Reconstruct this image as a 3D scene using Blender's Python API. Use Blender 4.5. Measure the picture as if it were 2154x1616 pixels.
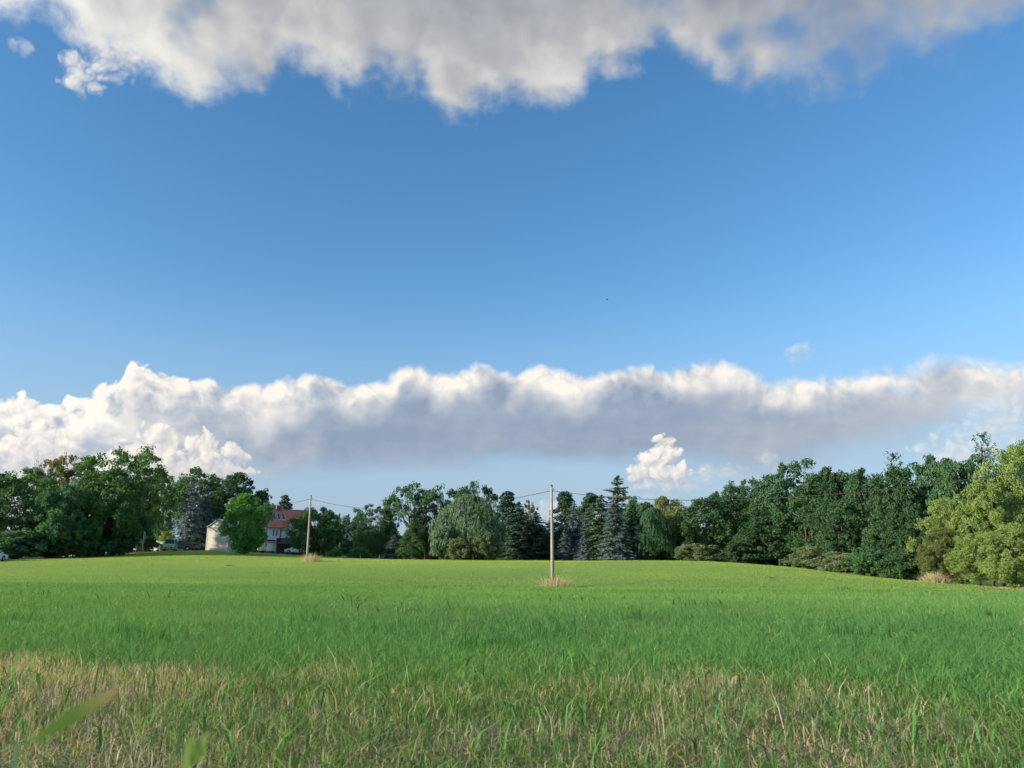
import bpy, bmesh, math, random
import numpy as np
from mathutils import Vector, Matrix

for o in list(bpy.data.objects):
    bpy.data.objects.remove(o, do_unlink=True)
SC = bpy.context.scene
COL = SC.collection
R = math.radians

# ------------------------------------------------------------------ camera
CAM_H = 0.5                      # crouching low in the stubble
PITCH = math.atan(392 / 1618.0)  # tilted up, most of the picture is sky
F_PX = 1618.0                    # focal length in pixels of the 2154 px wide photograph
cam_d = bpy.data.cameras.new('camera')
cam_d.sensor_fit = 'HORIZONTAL'
cam_d.sensor_width = 36.0
cam_d.lens = 36.0 * F_PX / 2154.0
cam_d.clip_start = 0.05
cam_d.clip_end = 6000.0
cam_d.dof.use_dof = True
cam_d.dof.focus_distance = 30.0
cam_d.dof.aperture_fstop = 9.0
cam = bpy.data.objects.new('camera', cam_d)
COL.objects.link(cam)
cam.location = (0, 0, CAM_H)
cam.rotation_euler = (R(90) + PITCH, 0, 0)
SC.camera = cam

# ------------------------------------------------------------------ exposure
EXPOSURE = 1.2
SC.view_settings.view_transform = 'Standard'
SC.view_settings.look = 'None'
SC.view_settings.gamma = 1.0
SC.view_settings.exposure = EXPOSURE
SC.view_settings.use_curve_mapping = False
SC.render.engine = 'CYCLES'
SC.cycles.max_bounces = 6
SC.cycles.diffuse_bounces = 4
SC.cycles.glossy_bounces = 2
SC.cycles.transmission_bounces = 3
SC.cycles.transparent_max_bounces = 4
SC.cycles.use_denoising = True
SC.cycles.use_adaptive_sampling = True
SC.cycles.adaptive_threshold = 0.02
SC.cycles.adaptive_min_samples = 8
SC.cycles.sample_clamp_indirect = 6.0

# ------------------------------------------------------------------ sun
SUN_EL, SUN_AZ = 15.0, -110.0     # degrees; azimuth from +Y towards +X: low, from the left and a little behind
sd = Vector((math.sin(R(SUN_AZ)) * math.cos(R(SUN_EL)), math.cos(R(SUN_AZ)) * math.cos(R(SUN_EL)), math.sin(R(SUN_EL))))
sun_d = bpy.data.lights.new('sun', 'SUN')
sun_d.energy = 3.7
sun_d.angle = R(1.0)
sun_d.color = (1.0, 0.85, 0.64)
sun = bpy.data.objects.new('sun', sun_d)
COL.objects.link(sun)
sun.rotation_euler = sd.to_track_quat('Z', 'Y').to_euler()

# ------------------------------------------------------------------ small node language
class NT:
    """wraps a node tree so that shader maths can be written as expressions"""
    def __init__(s, tree): s.t = tree
    def new(s, kind): return s.t.nodes.new(kind)
    def put(s, sock, v):
        if isinstance(v, E): s.t.links.new(v.s, sock)
        elif isinstance(v, bpy.types.NodeSocket): s.t.links.new(v, sock)
        else: sock.default_value = v
    def m(s, op, a, b=0.0, c=0.0, clamp=False):
        n = s.new('ShaderNodeMath'); n.operation = op; n.use_clamp = clamp
        s.put(n.inputs[0], a); s.put(n.inputs[1], b); s.put(n.inputs[2], c)
        return E(s, n.outputs[0])
    def vm(s, op, a, b=(0, 0, 0), scale=None):
        n = s.new('ShaderNodeVectorMath'); n.operation = op
        s.put(n.inputs[0], a); s.put(n.inputs[1], b)
        if scale is not None: s.put(n.inputs[3], scale)
        return E(s, n.outputs[1 if op in ('LENGTH', 'DOT_PRODUCT') else 0])
    def step(s, x, a, b, t0=0.0, t1=1.0, kind='SMOOTHSTEP'):
        n = s.new('ShaderNodeMapRange'); n.interpolation_type = kind; n.clamp = True
        s.put(n.inputs[0], x); s.put(n.inputs[1], a); s.put(n.inputs[2], b); s.put(n.inputs[3], t0); s.put(n.inputs[4], t1)
        return E(s, n.outputs[0])
    def noise(s, vec, scale, detail=4.0, rough=0.5, lac=2.0, dist=0.0, dim='3D'):
        n = s.new('ShaderNodeTexNoise'); n.noise_dimensions = dim
        if vec is not None: s.put(n.inputs['Vector'], vec)
        s.put(n.inputs['Scale'], scale); s.put(n.inputs['Detail'], detail); s.put(n.inputs['Roughness'], rough)
        s.put(n.inputs['Lacunarity'], lac); s.put(n.inputs['Distortion'], dist)
        return E(s, n.outputs['Fac'])
    def noisec(s, vec, scale, detail=2.0, dim='3D'):
        n = s.new('ShaderNodeTexNoise'); n.noise_dimensions = dim; s.put(n.inputs['Vector'], vec); s.put(n.inputs['Scale'], scale); s.put(n.inputs['Detail'], detail)
        return E(s, n.outputs['Color'])
    def mix(s, f, a, b, mode='MIX'):
        n = s.new('ShaderNodeMix'); n.data_type = 'RGBA'; n.blend_type = mode
        s.put(n.inputs[0], f); s.put(n.inputs[6], a); s.put(n.inputs[7], b)
        return E(s, n.outputs[2])
    def curve(s, x, pts, x0, x1, y0, y1):
        n = s.new('ShaderNodeFloatCurve')
        cm = n.mapping; c = cm.curves[0]
        pts = sorted(pts)
        q = [((a - x0) / (x1 - x0), (b - y0) / (y1 - y0)) for a, b in pts]
        c.points[0].location = q[0]; c.points[1].location = q[-1]
        for a, b in q[1:-1]: c.points.new(a, b)
        for p in c.points: p.handle_type = 'AUTO'
        cm.update()
        f = s.step(x, x0, x1, 0.0, 1.0, 'LINEAR')
        s.put(n.inputs['Value'], f)
        return s.m('MULTIPLY_ADD', E(s, n.outputs[0]), y1 - y0, y0)
class E:
    def __init__(s, nt, sock): s.n = nt; s.s = sock
    def __add__(s, o): return s.n.m('ADD', s, o)
    __radd__ = __add__
    def __sub__(s, o): return s.n.m('SUBTRACT', s, o)
    def __rsub__(s, o): return s.n.m('SUBTRACT', o, s)
    def __mul__(s, o): return s.n.m('MULTIPLY', s, o)
    __rmul__ = __mul__
    def __truediv__(s, o): return s.n.m('DIVIDE', s, o)
    def __rtruediv__(s, o): return s.n.m('DIVIDE', o, s)

def rgb(r, g, b, a=1.0):
    """sRGB 0..255 to linear"""
    f = lambda c: (c / 255.0) / 12.92 if c <= 10.31 else (((c / 255.0) + 0.055) / 1.055) ** 2.4
    return (f(r), f(g), f(b), a)

# ------------------------------------------------------------------ sky: physical sky with two layers of evening cumulus
def azel(px, py):
    """direction (degrees) of a point of the photograph"""
    a, b = (px - 1077) / F_PX, (808 - py) / F_PX
    c, s_ = math.cos(PITCH), math.sin(PITCH)
    y, z = c - b * s_, s_ + b * c
    return math.degrees(math.atan2(a, y)), math.degrees(math.atan2(z, math.hypot(a, y)))

world = bpy.data.worlds.new('World')
SC.world = world
world.use_nodes = True
wt = world.node_tree
wt.nodes.clear()
W = NT(wt)

BAND_TOP = [(-160, 880), (0, 850), (42, 826), (75, 846), (165, 826), (262, 820), (280, 784), (318, 790), (345, 803), (372, 794), (440, 797), (520, 808),
            (600, 806), (680, 797), (790, 812), (850, 784), (960, 784), (1040, 770), (1075, 779), (1120, 764), (1165, 780), (1240, 790), (1290, 779),
            (1400, 783), (1490, 767), (1570, 790), (1650, 806), (1780, 797), (1900, 786), (2010, 773), (2154, 790), (2300, 800)]
BAND_BOT = [(-160, 1120), (0, 1110), (420, 1060), (500, 990), (760, 985), (900, 972), (1150, 966), (1420, 972), (1640, 985), (1760, 975), (1880, 950), (2000, 915), (2154, 890), (2300, 890)]
UPPER = [(-100, 0), (0, 42), (100, 40), (180, 100), (300, 165), (400, 215), (470, 190), (540, 205), (600, 160), (700, 178), (830, 168), (905, 190), (945, 238), (1060, 228),
         (1160, 232), (1225, 190), (1250, 150), (1300, 165), (1390, 128), (1460, 160), (1560, 200), (1700, 182), (1830, 182), (1930, 140), (2040, 130), (2090, 80), (2154, 55), (2250, 20)]
# small cumulus heaps: x, y, radius x, radius y, opacity
HEAPS = [(1402, 936, 26, 26, 1.0), (1408, 962, 36, 32, 1.0), (1382, 988, 50, 38, 1.0), (1344, 1004, 32, 32, 1.0), (1425, 1004, 50, 36, .9), (1410, 1030, 120, 34, .5), (1535, 1000, 70, 26, .25),
         (322, 932, 44, 46, 1.0), (292, 968, 62, 54, 1.0), (250, 995, 60, 50, 1.0), (414, 950, 44, 34, 1.0), (492, 962, 38, 24, .95), (420, 990, 110, 36, .8),
         (10, 910, 90, 76, 1.0), (80, 950, 84, 60, .95), (150, 122, 28, 28, .7), (182, 160, 52, 40, .74), (240, 118, 70, 54, .7), (45, 102, 26, 16, .3),
         (1148, 1076, 50, 34, .9), (1684, 752, 38, 26, .34), (1622, 966, 28, 24, .36), (2035, 952, 120, 44, .6), (2110, 905, 110, 66, .45)]

def build_sky():
    tc = W.new('ShaderNodeTexCoord')
    d = E(W, tc.outputs['Generated'])
    sep = W.new('ShaderNodeSeparateXYZ'); W.put(sep.inputs[0], d)
    x, y, z = (E(W, sep.outputs[i]) for i in range(3))
    K = 180 / math.pi
    az0 = W.m('ARCTAN2', x, y) * K
    el0 = W.m('ARCSINE', z) * K
    # flat chart of the sky (stereographic, its only pole is behind the camera)
    k = 2.0 / (y + 1.001)
    cmb = W.new('ShaderNodeCombineXYZ'); W.put(cmb.inputs[0], x * k); W.put(cmb.inputs[1], z * k)
    p = E(W, cmb.outputs[0])
    N = lambda v, sc, de, ro=0.5: W.noise(v, sc, de, ro, dim='2D')
    # warp: makes every outline ragged
    wv = W.vm('SUBTRACT', W.noisec(p, 11.0, 3.0, '2D'), (.5, .5, .5))
    ws = W.new('ShaderNodeSeparateXYZ'); W.put(ws.inputs[0], wv)
    waz, wel = E(W, ws.outputs[0]), E(W, ws.outputs[1])
    az = az0 + waz * 2.0
    el = el0 + wel * 1.5
    pw = W.vm('ADD', p, W.vm('SCALE', wv, scale=0.028))
    # folded noise: rounded heads with sharp creases between, a cauliflower surface
    def fold(v, scale, detail, rough=0.5):
        return W.m('ABSOLUTE', N(v, scale, detail, rough) - 0.5) * 3.4 - 0.35
    def relief(v): return fold(v, 11.0, 1.0) * 0.9 + fold(v, 29.0, 1.0) * 0.75 + fold(v, 75.0, 1.0, 0.5) * 0.30
    r0 = relief(pw)
    r1 = relief(W.vm('ADD', pw, (-0.012, 0.014, 0)))
    slope = r0 - r1                                  # > 0 on the side turned to the sun
    soft = N(p, 9.0, 3.0, 0.5) - 0.5                 # broad, soft variation
    flat = N(W.vm('MULTIPLY', p, (1.0, 3.2, 1.0)), 8.0, 3.0, 0.5) - 0.5   # the same drawn out level

    # ---- lower band
    top = W.curve(az, [azel(*q) for q in BAND_TOP], -50, 50, -10, 30)
    bot = W.curve(az, [azel(*q) for q in BAND_BOT], -50, 50, -10, 30)
    left = W.step(az0, -34.0, -8.0, 1.0, 0.0)        # 1 towards the sun
    right = W.step(az0, 8.0, 32.0)
    hb = top - el + r0 * (0.5 + left * 0.45) + 0.25 + right * 0.7        # degrees below the crest
    a_top = W.step(hb, -0.02, 0.75 - left * 0.45 + right * 0.9)
    a_bot = W.step(el + flat * 2.4 - bot, -1.3, 1.3 + right * 1.5)
    a_band = a_top * a_bot * W.step(flat + soft * 0.5 + right * -0.22, -0.66, -0.26, 0.25, 1.0)
    lit = W.step(hb + soft * 7.0, 0.2, 3.4 + left * 3.4 + right * 1.5, 0.92 - right * 0.12, 0.06 + right * 0.2)
    lift = left * 0.55
    lit = W.m('MAXIMUM', lit, lift) + slope * (W.step(hb, 0.3, 3.6, 0.5, 0.05) + left * 0.30) + flat * 0.35

    # ---- heaps
    def heads(v): return fold(v, 38.0, 1.0) * 0.8 + fold(v, 95.0, 1.0) * 0.35
    h0 = heads(pw); sh = h0 - heads(W.vm('ADD', pw, (-0.007, 0.008, 0)))
    a_h = None
    for (px, py, rx, ry, op) in HEAPS:
        ca, ce = azel(px, py)
        fx, fy = K * rx / F_PX, K * ry / F_PX
        u = (az - ca) * (1 / fx); v = (el - ce) * (1 / fy)
        h = W.m('MULTIPLY_ADD', h0, 1.1 * min(1.0, 1.5 / min(fx, fy)), 1.0 - W.m('MULTIPLY_ADD', u, u, v * v))
        a = W.step(h, 0.0, 0.5 if op > .75 else 1.2, 0.0, op)
        la = a * W.step(v - u * 0.35, -1.3, 1.1, 0.12, 0.86)
        if a_h is None: a_h, l_h = a, la
        else: a_h, l_h = W.m('MAXIMUM', a_h, a), W.m('MAXIMUM', l_h, la)
    lit_h = W.m('DIVIDE', l_h, W.m('MAXIMUM', a_h, 0.02)) + sh * 0.55
    a_h = a_h * W.step(el0 + soft * 3.0, 3.6, 7.4, 0.3, 1.0)

    # ---- upper deck: broader, softer heaps seen from below
    def deck(v): return (N(v, 6.0, 3.0, 0.5) - 0.5) * 2.2 + fold(v, 16.0, 2.0) * 0.38
    pu = W.vm('ADD', p, W.vm('SCALE', wv, scale=0.022))
    u0 = deck(pu); su = u0 - deck(W.vm('ADD', pu, (-0.018, -0.014, 0)))
    low = W.curve(az0 + waz * 1.6, [azel(*q) for q in UPPER], -60, 60, 20, 60)
    big = N(pw, 4.0, 4.0, 0.5)
    over = W.step(el0, 38.0, 52.0)
    hu = el - low + u0 * 1.5 + soft * 2.4 + (N(pu, 38.0, 3.0, 0.6) - 0.5) * 1.9
    a_up = W.step(hu, -0.6, 2.2 + right * 1.0)
    gaps = W.step(big + soft * 0.5, 0.10 + right * 0.20, 0.30 + right * 0.24, 0.35, 1.0)
    for px, py, rr in ((1650, 66, 2.4), (1540, 88, 2.0), (1760, 120, 1.6)):      # blue gaps in the thin right part
        ca, ce = azel(px, py)
        a_up = a_up * W.step(W.m('SQRT', W.m('MULTIPLY_ADD', az - ca, az - ca, W.m('MULTIPLY', (el - ce) * 1.5, (el - ce) * 1.5))) + soft * 2.0, 0.1, rr, 0.3, 1.0)
    a_up = a_up * gaps * (1.0 - right * 0.12) * (1.0 - over * W.step(big, 0.42, 0.60, 0.0, 0.9))
    lit_up = W.step(hu, 0.2, 8.0, 0.66, 0.22) + su * 0.42 + soft * 0.7 + left * 0.3 - right * 0.2
    nishita = W.new('ShaderNodeTexSky'); nishita.sky_type = 'NISHITA'
    nishita.sun_disc = False
    nishita.sun_elevation = R(SUN_EL); nishita.sun_rotation = R(SUN_AZ)
    nishita.altitude = 200; nishita.air_density = 1.0; nishita.dust_density = 0.4; nishita.ozone_density = 2.0
    return az0, el0, E(W, nishita.outputs[0]), (a_band, lit), (a_h, lit_h), (a_up, lit_up)

az_, el_, sky_, band_, heap_, up_ = build_sky()
SKY_STRENGTH = 0.10
def lin(t, k=1.0 / (SKY_STRENGTH * 2 ** EXPOSURE)): return (t[0] * k, t[1] * k, t[2] * k, 1.0)
sunward = W.step(az_, -75.0, -22.0, 1.7, 1.0)      # clouds on the sun side brightened to lift the fill light from the left
def layer(base, al, lit, dark, mid, bright):
    c = W.mix(W.step(lit, 0.0, 0.5, 0, 1, 'LINEAR'), lin(dark), lin(mid))
    c = W.mix(W.step(lit, 0.5, 1.0, 0, 1, 'LINEAR'), c, lin(bright))
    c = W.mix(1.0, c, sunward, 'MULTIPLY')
    return W.mix(W.m('MULTIPLY', al, 1.0, clamp=True), base, c)
hs = W.new('ShaderNodeHueSaturation'); hs.inputs['Saturation'].default_value = 1.25; W.put(hs.inputs['Color'], sky_)
# moist air whitens the sky towards the skyline
sky_c = W.mix(W.step(el_, 1.0, 22.0, 0.95, 0.0), E(W, hs.outputs[0]), lin(rgb(163, 186, 211)))
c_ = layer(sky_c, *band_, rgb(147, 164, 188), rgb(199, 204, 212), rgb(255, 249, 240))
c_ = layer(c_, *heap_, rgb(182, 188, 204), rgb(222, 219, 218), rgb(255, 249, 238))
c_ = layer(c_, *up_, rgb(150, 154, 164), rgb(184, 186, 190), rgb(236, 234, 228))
bg = W.new('ShaderNodeBackground'); W.put(bg.inputs[0], c_); bg.inputs[1].default_value = SKY_STRENGTH
out = W.new('ShaderNodeOutputWorld'); wt.links.new(bg.outputs[0], out.inputs[0])
world.cycles.sampling_method = 'MANUAL'
world.cycles.sample_map_resolution = 256

# ------------------------------------------------------------------ helpers: meshes
RNG = np.random.default_rng(7)
def make_mesh(name, V, faces, mats=(), tint=None, smooth=False, mat_index=None):
    """V (n,3); faces: list of int arrays (m,k); tint: one float per face"""
    me = bpy.data.meshes.new(name)
    V = np.asarray(V, np.float32)
    loops = np.concatenate([np.asarray(f, np.int32).ravel() for f in faces])
    sizes = np.concatenate([np.full(len(f), np.asarray(f).shape[1], np.int32) for f in faces])
    starts = np.concatenate([[0], np.cumsum(sizes)[:-1]]).astype(np.int32)
    me.vertices.add(len(V)); me.vertices.foreach_set('co', V.ravel())
    me.loops.add(len(loops)); me.loops.foreach_set('vertex_index', loops)
    me.polygons.add(len(sizes)); me.polygons.foreach_set('loop_start', starts)
    if smooth: me.polygons.foreach_set('use_smooth', np.ones(len(sizes), bool))
    for m in mats: me.materials.append(m)
    if mat_index is not None: me.polygons.foreach_set('material_index', np.asarray(mat_index, np.int32))
    if tint is not None:
        at = me.attributes.new('tint', 'FLOAT', 'FACE'); at.data.foreach_set('value', np.asarray(tint, np.float32))
    me.update(calc_edges=True)
    return me
class Geo:
    """collects boxes, tubes, prisms ... and becomes ONE mesh object"""
    def __init__(s): s.v = []; s.f = []; s.n = 0
    def add(s, V, F):
        s.v.append(np.asarray(V, float)); s.f += [[i + s.n for i in f] for f in F]; s.n += len(V); return s
    def box(s, x0, x1, y0, y1, z0, z1):
        V = [(x, y, z) for z in (z0, z1) for y in (y0, y1) for x in (x0, x1)]
        return s.add(V, [(0, 2, 3, 1), (4, 5, 7, 6), (0, 1, 5, 4), (2, 6, 7, 3), (0, 4, 6, 2), (1, 3, 7, 5)])
    def prism(s, pts, axis, a, b):
        """polygon pts (2-D, counter-clockwise) pushed along an axis: 0 x, 1 y, 2 z"""
        def p3(p, t): return [(t, p[0], p[1]), (p[0], t, p[1]), (p[0], p[1], t)][axis]
        n = len(pts)
        V = [p3(p, a) for p in pts] + [p3(p, b) for p in pts]
        return s.add(V, [list(range(n))[::-1], list(range(n, 2 * n))] + [(i, (i + 1) % n, n + (i + 1) % n, n + i) for i in range(n)])
    def tube(s, pts, rad, k=8, cap=True):
        pts = [Vector(p) for p in pts]
        if not hasattr(rad, '__len__'): rad = [rad] * len(pts)
        V, F = [], []
        for i, p in enumerate(pts):
            d = (pts[min(i + 1, len(pts) - 1)] - pts[max(i - 1, 0)]).normalized()
            u = d.orthogonal().normalized() if i == 0 else (u - d * u.dot(d)).normalized()
            w = d.cross(u)
            for j in range(k):
                a = 2 * math.pi * j / k
                V.append(p + (u * math.cos(a) + w * math.sin(a)) * rad[i])
        for i in range(len(pts) - 1):
            for j in range(k):
                F.append((i * k + j, i * k + (j + 1) % k, (i + 1) * k + (j + 1) % k, (i + 1) * k + j))
        if cap: F += [list(range(k))[::-1], [(len(pts) - 1) * k + j for j in range(k)]]
        return s.add(V, F)
    def obj(s, name, mat, parent=None, smooth=False, bevel=0.0):
        me = bpy.data.meshes.new(name)
        me.from_pydata([tuple(p) for p in np.concatenate(s.v)], [], s.f); me.materials.append(mat)
        if smooth: me.polygons.foreach_set('use_smooth', np.ones(len(me.polygons), bool))
        me.update()
        o = link(name, me, parent)
        if bevel:
            b = o.modifiers.new('bevel', 'BEVEL'); b.width = bevel; b.segments = 2; b.limit_method = 'ANGLE'
        return o
def link(name, data, parent=None):
    o = bpy.data.objects.new(name, data); COL.objects.link(o)
    if parent is not None: o.parent = parent
    return o
def tag(o, label=None, category=None, group=None, kind=None):
    if label: o['label'] = label
    if category: o['category'] = category
    if group: o['group'] = group
    if kind: o['kind'] = kind
    return o
def thing(name, label, category, loc=(0, 0, 0), rz=0.0, group=None):
    o = link(name, None); o.location = loc; o.rotation_euler = (0, 0, rz); o.empty_display_size = .3
    return tag(o, label, category, group, 'thing')

# ------------------------------------------------------------------ helpers: materials
def material(name, col, rough=0.7, spec=0.3, var=0.12, scale=6.0, bump=0.0, metal=0.0, trans=0.0, coat=0.0):
    """plain painted / rendered / wooden surface: base colour with blotches and grain"""
    m = bpy.data.materials.new(name); m.use_nodes = True
    t = m.node_tree; b = t.nodes['Principled BSDF']; n = NT(t)
    tc = n.new('ShaderNodeTexCoord')
    f = n.noise(tc.outputs['Object'], scale, 4.0, 0.6)
    k = n.step(f, 0.25, 0.75, 1 - var, 1 + var, 'LINEAR')
    c = n.mix(1.0, tuple(col[:3]) + (1,), k, 'MULTIPLY')
    n.put(b.inputs['Base Color'], c)
    b.inputs['Roughness'].default_value = rough
    b.inputs['Specular IOR Level'].default_value = spec
    b.inputs['Metallic'].default_value = metal
    b.inputs['Coat Weight'].default_value = coat
    b.inputs['Transmission Weight'].default_value = trans
    if bump:
        bp = n.new('ShaderNodeBump'); bp.inputs['Strength'].default_value = bump; bp.inputs['Distance'].default_value = .02
        n.put(bp.inputs['Height'], n.noise(tc.outputs['Object'], scale * 8, 3.0, 0.6)); t.links.new(bp.outputs[0], b.inputs['Normal'])
    return m
def leaf_material(name, dark, light, translucent=0.4, shift=0.25, rough=0.7):
    """leaves: colour from each leaf's own tint and the tree's own random, light shines through"""
    m = bpy.data.materials.new(name); m.use_nodes = True
    t = m.node_tree; n = NT(t); b = t.nodes['Principled BSDF']
    at = n.new('ShaderNodeAttribute'); at.attribute_name = 'tint'
    oi = n.new('ShaderNodeObjectInfo')
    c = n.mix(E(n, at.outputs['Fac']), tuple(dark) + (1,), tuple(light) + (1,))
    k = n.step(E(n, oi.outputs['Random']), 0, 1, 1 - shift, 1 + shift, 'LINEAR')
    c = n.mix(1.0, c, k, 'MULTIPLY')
    n.put(b.inputs['Base Color'], c); b.inputs['Roughness'].default_value = rough; b.inputs['Specular IOR Level'].default_value = .25
    tr = n.new('ShaderNodeBsdfTranslucent'); n.put(tr.inputs[0], n.mix(1.0, c, (1.25, 1.15, .55, 1), 'MULTIPLY'))
    mx = n.new('ShaderNodeMixShader'); mx.inputs[0].default_value = translucent
    t.links.new(b.outputs[0], mx.inputs[1]); t.links.new(tr.outputs[0], mx.inputs[2])
    t.links.new(mx.outputs[0], t.nodes['Material Output'].inputs[0])
    return m

# ------------------------------------------------------------------ terrain
def at_pixel(px, py, D):
    """point of the place at depth D (metres along +Y) that the photograph shows at px, py"""
    a, b = (px - 1077) / F_PX, (808 - py) / F_PX
    c, s_ = math.cos(PITCH), math.sin(PITCH)
    y, z = c - b * s_, s_ + b * c
    return Vector((a * D / y, D, CAM_H + z * D / y))
SURVEY = [at_pixel(*q) for q in [
    # the field's skyline from the road on the left to the wood on the right
    (-250, 1190, 92), (0, 1180, 95), (170, 1171, 108), (330, 1162, 117), (440, 1158, 125), (560, 1163, 126), (645, 1172, 118), (700, 1173, 122), (800, 1177, 120), (980, 1178.5, 116),
    (1163, 1179.5, 112), (1330, 1180.5, 108), (1500, 1182, 103), (1660, 1194, 94), (1800, 1209, 85), (1950, 1225, 75), (2154, 1244, 64), (2300, 1258, 58),
    # the two poles, the hollow between
    (645, 1180, 97), (1163, 1233, 63), (300, 1212, 70), (700, 1216, 70), (1500, 1228, 63), (1850, 1243, 52), (-100, 1213, 66),
    # ground behind
    (330, 1164, 150), (560, 1166, 150), (800, 1180, 150), (1163, 1184, 150), (1500, 1188, 140), (1800, 1210, 120), (2154, 1250, 95), (0, 1180, 130)]]
SURVEY += [Vector(p) for p in [(0, 0, 0), (-6, 3, 0), (6, 3, 0), (0, 8, 0), (-10, 12, .02), (10, 12, -.05), (0, 20, -.06), (-22, 30, 0), (0, 32, -.22), (22, 32, -.35), (-40, 10, .2), (40, 10, -.6),
                               (0, -15, .1), (-30, -20, .2), (30, -20, -.1), (-90, 60, .6), (70, 40, -1.2), (-140, 120, 2.0), (110, 110, -1.5), (-90, 190, 3.2), (0, 200, 1.6), (90, 190, -.5)]]
_P = np.array([(p.x, p.y) for p in SURVEY]); _Z = np.array([p.z for p in SURVEY])
def _phi(r2): return np.where(r2 > 0, r2 * np.log(np.maximum(r2, 1e-12)) * .5, 0)
_n = len(_P)
_A = np.zeros((_n + 3, _n + 3))
_A[:_n, :_n] = _phi(((_P[:, None] - _P[None]) ** 2).sum(-1)) + np.eye(_n) * 1.5
_A[:_n, _n] = 1; _A[:_n, _n + 1:] = _P; _A[_n, :_n] = 1; _A[_n + 1:, :_n] = _P.T
_W = np.linalg.solve(_A, np.concatenate([_Z, [0, 0, 0]]))
def ground_z(x, y):
    x = np.asarray(x, float); y = np.asarray(y, float)
    sh = np.broadcast(x, y).shape
    q = np.stack([np.broadcast_to(x, sh).ravel(), np.broadcast_to(y, sh).ravel()], 1)
    z = np.empty(len(q))
    for i in range(0, len(q), 40000):
        c = q[i:i + 40000]
        z[i:i + 40000] = _phi(((c[:, None] - _P[None]) ** 2).sum(-1)) @ _W[:_n] + _W[_n] + c @ _W[_n + 1:]
    r = np.hypot(q[:, 0], q[:, 1] - 80)
    # faint swells across the middle of the field
    sw = np.clip((np.hypot(q[:, 0], q[:, 1]) - 9) / 14, 0, 1)
    z = z + sw * (.055 * np.sin(q[:, 0] * .23 + 1.3) * np.sin(q[:, 1] * .16 + .6) + .05 * np.sin(q[:, 0] * .097 - q[:, 1] * .13))
    t = np.clip((r - 110) / 110, 0, 1); t = t * t * (3 - 2 * t)
    z = z * (1 - t) + 1.0 * t
    return z.reshape(sh) if sh else float(z[0])
def gz(x, y): return float(ground_z(x, y))
def on_ground(px, D):
    x = (px - 1077) / F_PX * D / (math.cos(PITCH) - (808 - 1190) / F_PX * math.sin(PITCH))
    return Vector((x, D, gz(x, D)))

def ground_material():
    m = bpy.data.materials.new('field_soil_and_turf'); m.use_nodes = True
    t = m.node_tree; n = NT(t); b = t.nodes['Principled BSDF']
    g = n.new('ShaderNodeNewGeometry'); p = E(n, g.outputs['Position'])
    f1 = n.noise(p, 0.07, 4.0, 0.55); f2 = n.noise(p, 1.3, 4.0, 0.6); f3 = n.noise(p, 30.0, 3.0, 0.6)
    crest_sun = n.step(n.vm('LENGTH', p) + (f1 - .5) * 30.0, 56.0, 116.0, 0.0, 1.0, 'LINEAR')      # sunlight on the crest put into the colour: paler and yellower far off
    green = n.mix(crest_sun, (0.112, 0.245, 0.056, 1), (0.290, 0.405, 0.086, 1))
    green = n.mix(n.step(f2, .64, .80, 0, .5), green, (0.34, 0.36, 0.15, 1))
    soil = n.mix(f3, (0.10, 0.080, 0.052, 1), (0.26, 0.215, 0.150, 1))
    litter = n.mix(n.step(f2 + (f3 - .5) * .5, .42, .62), soil, (0.095, 0.165, 0.045, 1))     # dead thatch with low green growth
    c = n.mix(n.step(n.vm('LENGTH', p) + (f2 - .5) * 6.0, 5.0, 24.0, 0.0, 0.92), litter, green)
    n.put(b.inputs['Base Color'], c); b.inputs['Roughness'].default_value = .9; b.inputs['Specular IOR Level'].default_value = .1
    bp = n.new('ShaderNodeBump'); bp.inputs['Strength'].default_value = .8; bp.inputs['Distance'].default_value = .04
    n.put(bp.inputs['Height'], f3); t.links.new(bp.outputs[0], b.inputs['Normal'])
    return m
def build_ground():
    rad = np.concatenate([[0.0], np.geomspace(0.4, 60, 90), np.linspace(61, 200, 90), np.geomspace(206, 2600, 30)])
    na = 210
    a = np.linspace(0, 2 * math.pi, na, endpoint=False)
    X = np.outer(rad, np.sin(a)); Y = np.outer(rad, np.cos(a))
    Z = ground_z(X, Y)
    near = np.clip(1 - rad / 40, 0, 1)[:, None]
    Z = Z + near * 0.012 * (np.sin(X * 5.1 + Y * 2.3) * np.sin(Y * 4.3 - X * 1.7)) - 0.0
    V = np.stack([X, Y, Z], -1).reshape(-1, 3)
    i = np.arange(len(rad) - 1)[:, None] * na; j = np.arange(na)[None]; j2 = (j + 1) % na
    F = np.stack([i + j, i + j2, i + na + j2, i + na + j], -1).reshape(-1, 4)[:, ::-1]
    me = make_mesh('ground', V, [F], [ground_material()], smooth=True)
    return tag(link('ground', me), 'gently rolling green field of short grass', kind='structure')
build_ground()

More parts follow.
